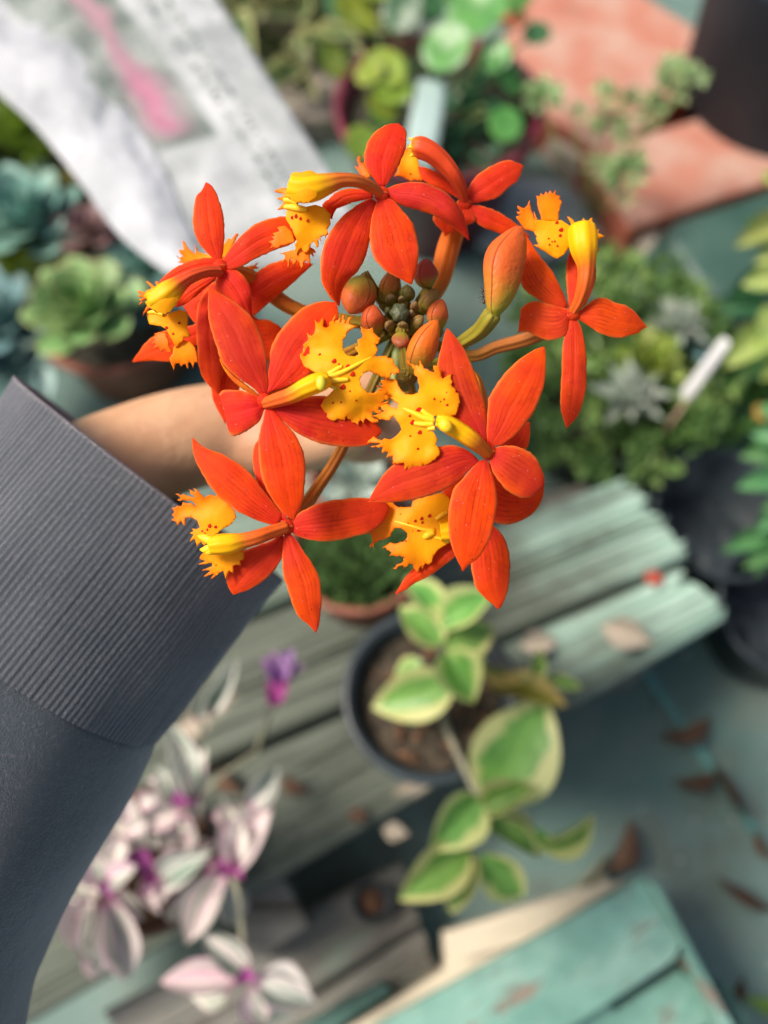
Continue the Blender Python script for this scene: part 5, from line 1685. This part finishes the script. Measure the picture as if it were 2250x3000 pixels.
# ------------------------------------------------------------------ top flower
f2 = Flower(.1985, 'E622,1112', 'E700,1640 640,1300', (.64, .034, .010), .0015)
f2.petal('E612,1062 575,1020 535,960 522,900 535,830 570,770 622,730 660,712', 'E640,1065 680,1010 720,940 750,870 763,800 757,745', 'E715,708', (0, 1, .5, -2), hue=(.72, .026, .016))
f2.petal('E645,1085 700,1060 780,1043 860,1046 930,1070 1000,1112 1060,1182 1098,1262', 'E655,1120 720,1165 800,1192 880,1216 960,1250 1020,1290 1075,1335', 'E1120,1372', (0, 2.5, 3, -2), cup=2.0, hue=(.48, .018, .030))
f2.petal('E600,1135 570,1230 555,1310 556,1400 580,1480 B55,882 140,930', 'E632,1125 690,1150 B160,550 200,592 226,652 246,750 241,840 218,925', 'B205,962', (0, 2.2, 2.5, .5), hue=(.72, .05, .006))
f2.petal('A1560,535 1460,585 1370,660 1290,770 1250,870 1237,990 1246,1080 1290,1160', 'A1598,555 1572,680 1555,800 1530,900 1482,1000 1425,1050 1375,1130', 'A1356,1230', (0, 2, 2, -1), roll=-1.2)
f2.petal('A1560,490 1442,472 1352,490 1290,540 1250,586', 'A1580,530 1450,556 1390,580 1335,605', 'A1310,668', (-.5, 0, -.5, -2))
f2.lip('A1000,580 1032,560 1140,590 1200,575 1262,596 1305,640 1298,672 1302,700 1280,735 1288,762 1268,788 1262,770 1236,782 1246,812 1226,800 1214,792 1222,850 1208,852 1190,812 1172,832 1168,850 1154,882 1125,884 1110,852 1084,902 1070,870 1082,800 1050,732 1012,662 1020,612', 'A1110,590', 2.2, (0, 0), -1.8, 130, (.0, .5), 'A1050,655,14,.6 1075,645,17,.65 1105,662,13,.75 1152,675,13,.75', ('A1000,590,12 1040,590,20 1100,600,22 1150,605,14', 'A1000,545,16 1040,545,20 1090,560,20'))
f2.lip('A1080,880 1110,850 1150,840 1195,865 1206,888 1188,882 1192,912 1172,890 1166,920 1172,962 1145,935 1132,942 1116,988 1096,940 1085,935 1070,960 1062,968 1052,922 1040,930 1030,992 1020,935 1005,940 985,955 1008,912 995,892 975,892 1020,880 1060,868', 'A1110,820', .4, (0, 0), -1.6, 110, (.6, 1.0), name='lip_lobe')
f2.lip('A1005,712 1050,750 1070,815 1030,830 1000,842 980,838 958,858 930,850 898,866 928,832 902,815 940,800 920,785 945,778 928,762 972,748 958,722', 'A1060,760', .3, (0, 0), -1.4, 110, (.7, 1.2), name='lip_lobe')
f2.lip('A1040,600 1000,600 958,607 992,575 1000,552 955,535 1002,522 990,500 938,490 960,475 992,468 1052,470 1080,520', 'A1060,550', .8, (0, 0), -1.2, 100, (.5, 1.0), name='lip_lobe')
f2.lip('E112,992 135,986 230,984 262,1000 262,1060 250,1125 205,1160 120,1150 95,1128 62,1128 88,1102 104,1064 92,1046 112,1030 100,1008', 'E200,1070', 9.4, (0, 0), -2.2, 55, (-.1, .2), name='column_hood', fine=4, frill=.3)
f2.column('E622,1114,26 555,1066,34 475,1034,36 392,1030,42 315,1050,58 235,1072,76 165,1078,80 112,1064,74', (0, 6, 7, 6), (.66, .15, .025), thr=.62, teeth=5, end=None)

# ------------------------------------------------------------------ the two front flowers
f3 = Flower(.1925, 'C722,430', 'A1540,1480 C1000,250', (.66, .034, .010), .0015)
f3.petal('C705,400 640,330 540,270 470,210 420,150 A560,1482 526,1372 508,1250', 'C745,390 748,300 742,200 A890,1600 870,1480 830,1370 780,1290 700,1222 620,1170 562,1135', 'A515,1110', (0, 1.6, 1, -2), hue=(.46, .026, .008))
f3.petal('C735,385 748,280 752,160 A900,1610 908,1530 950,1430 1020,1340 1100,1260 1190,1215 1265,1203', 'C780,355 900,320 1010,265 1100,180 A1300,1480 1345,1350 1350,1262', 'A1335,1212', (0, .8, 0, -2))
f3.petal('C735,475 718,560 690,660 682,750 685,850 700,950 740,1060 800,1162 870,1242', 'C775,470 850,570 920,640 972,720 1006,800 1021,900 1016,1000 1010,1090 990,1182 962,1240', 'C932,1290', (0, 2.2, 2.2, -.5), hue=(.68, .042, .006))
f3.petal('C715,425 660,390 580,360 500,350 430,352 400,382', 'C728,475 690,570 620,630 550,670 500,682 470,655', None, (0, 1.2, .8, 0), hue=(.66, .014, .026))
f3.petal('C770,470 900,430 1020,400 1150,397 1300,425 1450,525 1540,605', 'C775,490 860,570 920,630 1000,682 1100,727 1200,750 1330,761 1430,756 1502,730', 'C1566,655', (0, 1, 0, -2), hue=(.48, .016, .014))
f3.petal('C690,392 600,320 520,262 440,190', 'C672,402 590,352 520,305 470,250 425,180', 'C405,128', (-.6, .1, -.5, -2.6), hue=(.74, .26, .01))
f3.lip('A1190,1655 1130,1620 1105,1570 1120,1530 1125,1480 1155,1455 1150,1405 1182,1425 1202,1395 1197,1320 1225,1345 1245,1310 1258,1372 1290,1370 1332,1285 1327,1345 1375,1290 1360,1345 1395,1290 1388,1350 1450,1292 1420,1345 1485,1360 1410,1400 1380,1460 1382,1520 1410,1555 1460,1560 1485,1545 1460,1500 1482,1490 1477,1450 1510,1432 1495,1360 1540,1382 1570,1370 1590,1412 1625,1440 1592,1480 1602,1530 1580,1556 D160,255 230,255 300,278 318,325 345,380 292,372 250,415 200,388 130,362 85,378 60,420 72,478 115,520 160,522 200,505 255,503 262,520 222,545 275,550 238,568 212,590 272,572 218,612 188,640 245,672 190,668 115,642 150,690 195,732 130,720 103,700 85,742 62,712 50,752 28,735 0,728 C1320,530 1302,572 1250,560 1200,565 1165,530 1130,460 1160,412 1235,340', 'C1270,240', 2.4, (.25, 0), -2.4, 150, (.05, .62),
       'C1120,92,11 1222,137,20 1322,175,17 1355,232,20 1260,165,9 1285,325,22 1217,442,8 1275,438,8 1385,425,8 1340,358,7 1045,85,6', ('C1180,260,26 1280,225,18 1400,165,14 1505,108,6', 'C1180,245,22 1240,205,18 1285,178,14', 'C1190,285,22 1260,280,20 1330,275,15', 'C1180,310,16 1220,330,14 1240,345,8'))
f3.column('C732,448,44 820,420,54 920,388,60 1010,340,68 1090,305,74 1150,285,66 1190,270,48', (0, 4, 5, 4.5), (.72, .13, .02), thr=.50, end=None)
cp = px('C1132,300')[0]
obj('anther_cap', mesh('anther_cap', *ellipsoid(P(*cp, .1847), [RT * .0011, UP * .0017, FWD * .0008], 14, 8)), plain('anther_green', (.48, .45, .02), (.60, .52, .03), 200, .4), f3.o)

f4 = Flower(.1925, 'D985,945', 'B330,1430 D880,420', (.64, .045, .007), .0015)
f4.petal('D955,900 850,800 720,690 650,560 618,400 620,300 645,200 668,110', 'D978,880 972,740 960,600 920,480 880,360 820,220 758,130', 'D690,56', (0, .8, 0, -2.5), hue=(.46, .034, .014))
f4.petal('D980,885 975,760 982,640 992,550 1050,450 1120,360 1220,270 1310,215', 'D1010,905 1080,890 1180,820 1260,730 1312,660 1350,570 1386,470 1394,350 1397,250', 'D1388,188', (0, 1.4, 1.4, -.5), hue=(.74, .065, .004))
f4.petal('D1000,925 1070,905 1150,900 1240,925 1312,970 1360,1050 1386,1130', 'D990,985 1020,1090 1060,1150 1120,1220 1200,1265 1270,1275 1332,1243', 'D1384,1185', (0, 1.2, .5, -1.5), hue=(.47, .030, .022))
f4.petal('D930,1005 870,1060 800,1140 742,1200 710,1290 697,1400 700,1500 716,1600 750,1700 786,1760', 'D975,1005 1000,1080 1030,1170 1047,1260 1041,1380 1020,1470 998,1560 950,1650 900,1718 850,1750', 'D800,1802', (0, 2.4, 2.6, .5), hue=(.76, .062, .004))
f4.petal('D895,985 830,930 740,897 640,905 500,950 380,1000 290,1045 220,1120 170,1210 135,1270', 'D920,1010 830,1090 760,1160 680,1210 600,1245 500,1275 400,1295 300,1305 200,1306', 'D120,1303', (0, 1.6, 1, -1.5), hue=(.50, .032, .016))
f4.lip('D590,690 620,680 700,685 750,680 766,640 780,580 770,520 745,518 748,490 715,462 722,378 690,395 668,412 652,420 645,372 622,325 590,323 600,368 560,360 548,348 520,342 505,310 490,283 490,330 466,318 458,335 404,283 418,315 442,340 478,420 490,480 480,520 440,535 390,530 352,490 330,440 290,420 240,410 242,430 215,424 218,446 195,445 228,462 178,470 240,490 188,502 230,530 280,560 340,600 330,640 245,600 210,612 242,650 152,682 200,710 272,716 302,682 350,750 360,782 330,820 290,850 220,862 160,833 125,860 113,882 215,884 138,905 230,914 220,952 265,944 248,988 300,970 297,1032 350,1026 375,1020 386,1078 400,1050 411,1087 440,1040 460,1067 500,1060 512,1030 540,1052 562,1020 600,1002 636,960 630,920 605,890 620,850 590,800 555,788', 'D520,715', 2.4, (.25, 0), -2.4, 150, (.05, .62),
       'D478,635,16,1.8 418,683,10 435,727,22,.85 487,800,17 595,562,9 687,605,10 683,515,5 665,565,8 477,920,10 422,828,8 640,580,6', ('D370,628,6 440,660,16 520,698,22 600,720,20', 'D505,640,16 540,670,20 590,700,20', 'D450,738,15 520,745,20 590,745,20', 'D550,780,14 600,770,20'))
f4.column('D985,958,42 930,905,54 860,850,64 780,795,66 710,755,66 650,725,58 610,715,40', (0, 3.5, 4.5, 4.5), (.74, .17, .015), thr=.42, end=None)
cp = px('D678,755')[0]
obj('anther_cap', mesh('anther_cap', *ellipsoid(P(*cp, .1853), [(RT - UP * .8) * .0014, (RT * .7 + UP) * .0012, FWD * .0013], 14, 8)), M_RIDGE, f4.o)

# ------------------------------------------------------------------ buds
OLV, BRN, RED, ORG = (.16, .13, .04), (.30, .07, .035), (.22, .035, .025), (.52, .10, .025)


def bud(s, col, d, ped=None, depth=.85, pr=.0011, ribs=3, bl=1.9):
    """s: letter + 'base x,y, widest x,y, tip x,y, half width' in crop pixels"""
    q = px(s[0] + s[1:])
    w_ = q[3][0] - CR[s[0]][0]
    base, mid, tip = q[0], q[1], q[2]
    c = catmull([base, mid, tip], 17)
    rows = []
    for i in range(17):
        t = i / 16
        wd = w_ * max(.02, math.sin(math.pi * min(1, t ** .9)) ** (.62 if t < .5 else .80)) if bl < 0 else w_ * max(.03, (math.sin(math.pi * t ** .92)) ** .66)
        dirv = c[min(16, i + 1)] - c[max(0, i - 1)]
        dirv = dirv / (np.linalg.norm(dirv) + 1e-9)
        nv = np.array([-dirv[1], dirv[0]])
        dz = .0030 * (math.sin(math.pi * t * .5) - 1) if depth else 0
        row = []
        for j in range(24):
            th = 2 * math.pi * j / 24
            k_ = 1 + .045 * math.cos(ribs * th + .5) * math.sin(math.pi * t)
            x = c[i] + nv * (wd * math.cos(th) * k_)
            row.append(P(x[0], x[1], d - dz - wd * k_ * math.sin(th) * depth * d / FPX))
        rows.append(row)
    o = obj('bud', mesh('bud', *grid(rows, True, True, True)), M_BUD, orchid)
    o.color = (*col, 1)
    B_ = P(*base, d + .0028)
    st_ = [(HUB, pr)]
    if ped:
        pp = px(ped)
        for i, z in enumerate(pp):
            st_.append((P(*z, .2185 + (d + .003 - .2185) * (i + 1) / (len(pp) + 1)), pr * 1.15))
    else:
        st_.append(((HUB + B_) / 2, pr * 1.1))
    st_.append((B_, pr * 1.5))
    o2 = obj('bud_stalk', mesh('bud_stalk', *tube(st_, 14, 10)), M_PED, o)
    o2.color = (.26, .20, .03, 1)
    return o


def W4(s, hw):
    """append the half width as a pseudo point"""
    return s + ' %f,0' % hw


for s, hw, col, d in (
        ('G430,270 385,480 262,745', 232, (.58, .12, .025), .2075), ('G610,1000 545,800 565,632', 152, (.58, .10, .025), .2055),
        ('G690,620 735,420 770,225', 122, (.42, .17, .03), .2095), ('G1240,440 1190,280 1195,70', 152, (.34, .05, .03), .2085),
        ('G935,610 960,500 965,385', 102, (.15, .15, .045), .2095), ('G1110,760 1200,620 1325,440', 112, (.27, .19, .05), .2105),
        ('G1360,960 1330,770 1395,562', 132, (.62, .13, .03), .2075), ('G905,955 890,1060 876,1170', 112, (.34, .10, .04), .2035),
        ('G800,940 755,890 700,845', 74, (.20, .14, .05), .2055), ('G905,950 910,895 915,830', 70, (.17, .17, .06), .2055), ('G990,930 1075,850 1165,770', 84, (.25, .19, .05), .2075),
        ('G790,640 765,570 745,492', 74, (.22, .18, .06), .2085), ('G1050,740 1055,655 1070,585', 54, (.28, .18, .07), .2085), ('G1020,810 1018,755 1015,690', 42, (.26, .21, .10), .2065), ('G745,800 735,725 715,660', 46, (.17, .18, .07), .2085), ('G895,620 898,575 898,520', 44, (.24, .20, .08), .2075)):
    bud(W4(s, hw), col, d)
bud(W4('G1010,1500 1185,1080 1335,815', 178), (.74, .15, .015), .2015, 'G930,1600 900,1500', pr=.0014)
bud(W4('G960,1480 1030,1400 1110,1200', 95), (.52, .12, .02), .2045)
# the ribbed tip of the flower head
rows = []
cG = px('G875,730')[0]
for i in range(13):
    t = math.pi * i / 12 * .98 + .01
    row = []
    for j in range(32):
        th = 2 * math.pi * j / 32
        r = 28 * math.sin(t) ** .85 * (1 + .09 * math.cos(6 * th))
        row.append(P(cG[0] + r * math.cos(th), cG[1] + r * math.sin(th), .2065 - .0024 * math.cos(t)))
    rows.append(row)
o = obj('bud_tip', mesh('bud_tip', *grid(rows, True, True, True)), plain('bud_tip_green', (.045, .06, .028), (.085, .10, .045), 400, .45, .0003), orchid)
obj('bract', mesh('bract', *ellipsoid(P(*px('G840,1290')[0], .2125), [RT * .0013, FWD * .0012, UP * .004], 12, 8)), M_OSTEM, orchid)
obj('bract', mesh('bract', *ellipsoid(P(*px('G815,1520')[0], .2185), [RT * .0013, FWD * .0012, UP * .003], 12, 8)), plain('pale_bract', (.34, .40, .10), (.42, .46, .16), 100, .5), orchid)
# big bud at right on its olive stalk
rowsB = px('B690,1152 640,1115 626,1050 618,960 612,860 624,785 662,720 740,660 800,628'), px('B695,1152 730,1120 772,1070 812,990 846,880 862,780 862,700 848,650 836,628')
l, r = catmull(rowsB[0], 24), catmull(rowsB[1], 24)
rows = []
for i in range(24):
    c, e = (l[i] + r[i]) / 2, (r[i] - l[i]) / 2
    wd = np.linalg.norm(e)
    rows.append([P(*(c + e * math.cos(2 * math.pi * j / 28) * (1 + .03 * math.cos(6 * math.pi * j / 28))), .1985 - .8 * max(wd, .5) * math.sin(2 * math.pi * j / 28) * .2 / FPX * (1 + .06 * math.cos(6 * math.pi * j / 28 + 1))) for j in range(28)])
bb = obj('bud', mesh('bud', *grid(rows, True, True, True)), M_BUD, orchid)
bb.color = (.70, .12, .02, 1)
o = obj('bud_stalk', mesh('bud_stalk', *tube([(HUB, .0012)] + [(P(*q, d), r) for q, d, r in zip(px('B330,1420 490,1300 600,1225 665,1140 680,1120'), (.214, .209, .204, .1995, .1985), (.0014, .0017, .0021, .0023, .0016))], 24, 14)), M_PED, bb)
o.color = (.30, .27, .03, 1)

# ------------------------------------------------------------------ tiny insect on that bud's stalk
ant = thing('ant', 'tiny dark ant clinging to the stalk of the big closed bud', 'insect', P(*px('B618,1040')[0], .1995))
pa = []
for x, y, rx, ry in ((612, 1000, 9, 11), (616, 1030, 6, 12), (620, 1062, 9, 14)):
    q = px('B%d,%d' % (x, y))[0]
    k_ = .5124 * .2 / FPX
    pa.append(ellipsoid(P(*q, .1992), [RT * (rx * k_), FWD * (rx * k_), UP * (ry * k_)], 10, 6))
for x0_, y0_, x1_, y1_ in ((614, 1020, 590, 1008), (614, 1028, 588, 1040), (616, 1036, 596, 1070), (618, 1020, 640, 1006), (618, 1030, 642, 1040), (619, 1040, 640, 1075), (611, 992, 600, 972), (613, 992, 622, 972)):
    a, b = px('B%d,%d %d,%d' % (x0_, y0_, x1_, y1_))
    pa.append(tube([(P(*a, .1992), .00007), (P((a[0] + b[0]) / 2, (a[1] + b[1]) / 2, .1987), .00006), (P(*b, .1994), .00004)], 6, 6))
obj('ant_body', mesh('ant_body', *merge(pa)), plain('ant_brown', (.03, .018, .012), (.06, .03, .02), 500, .35), ant)
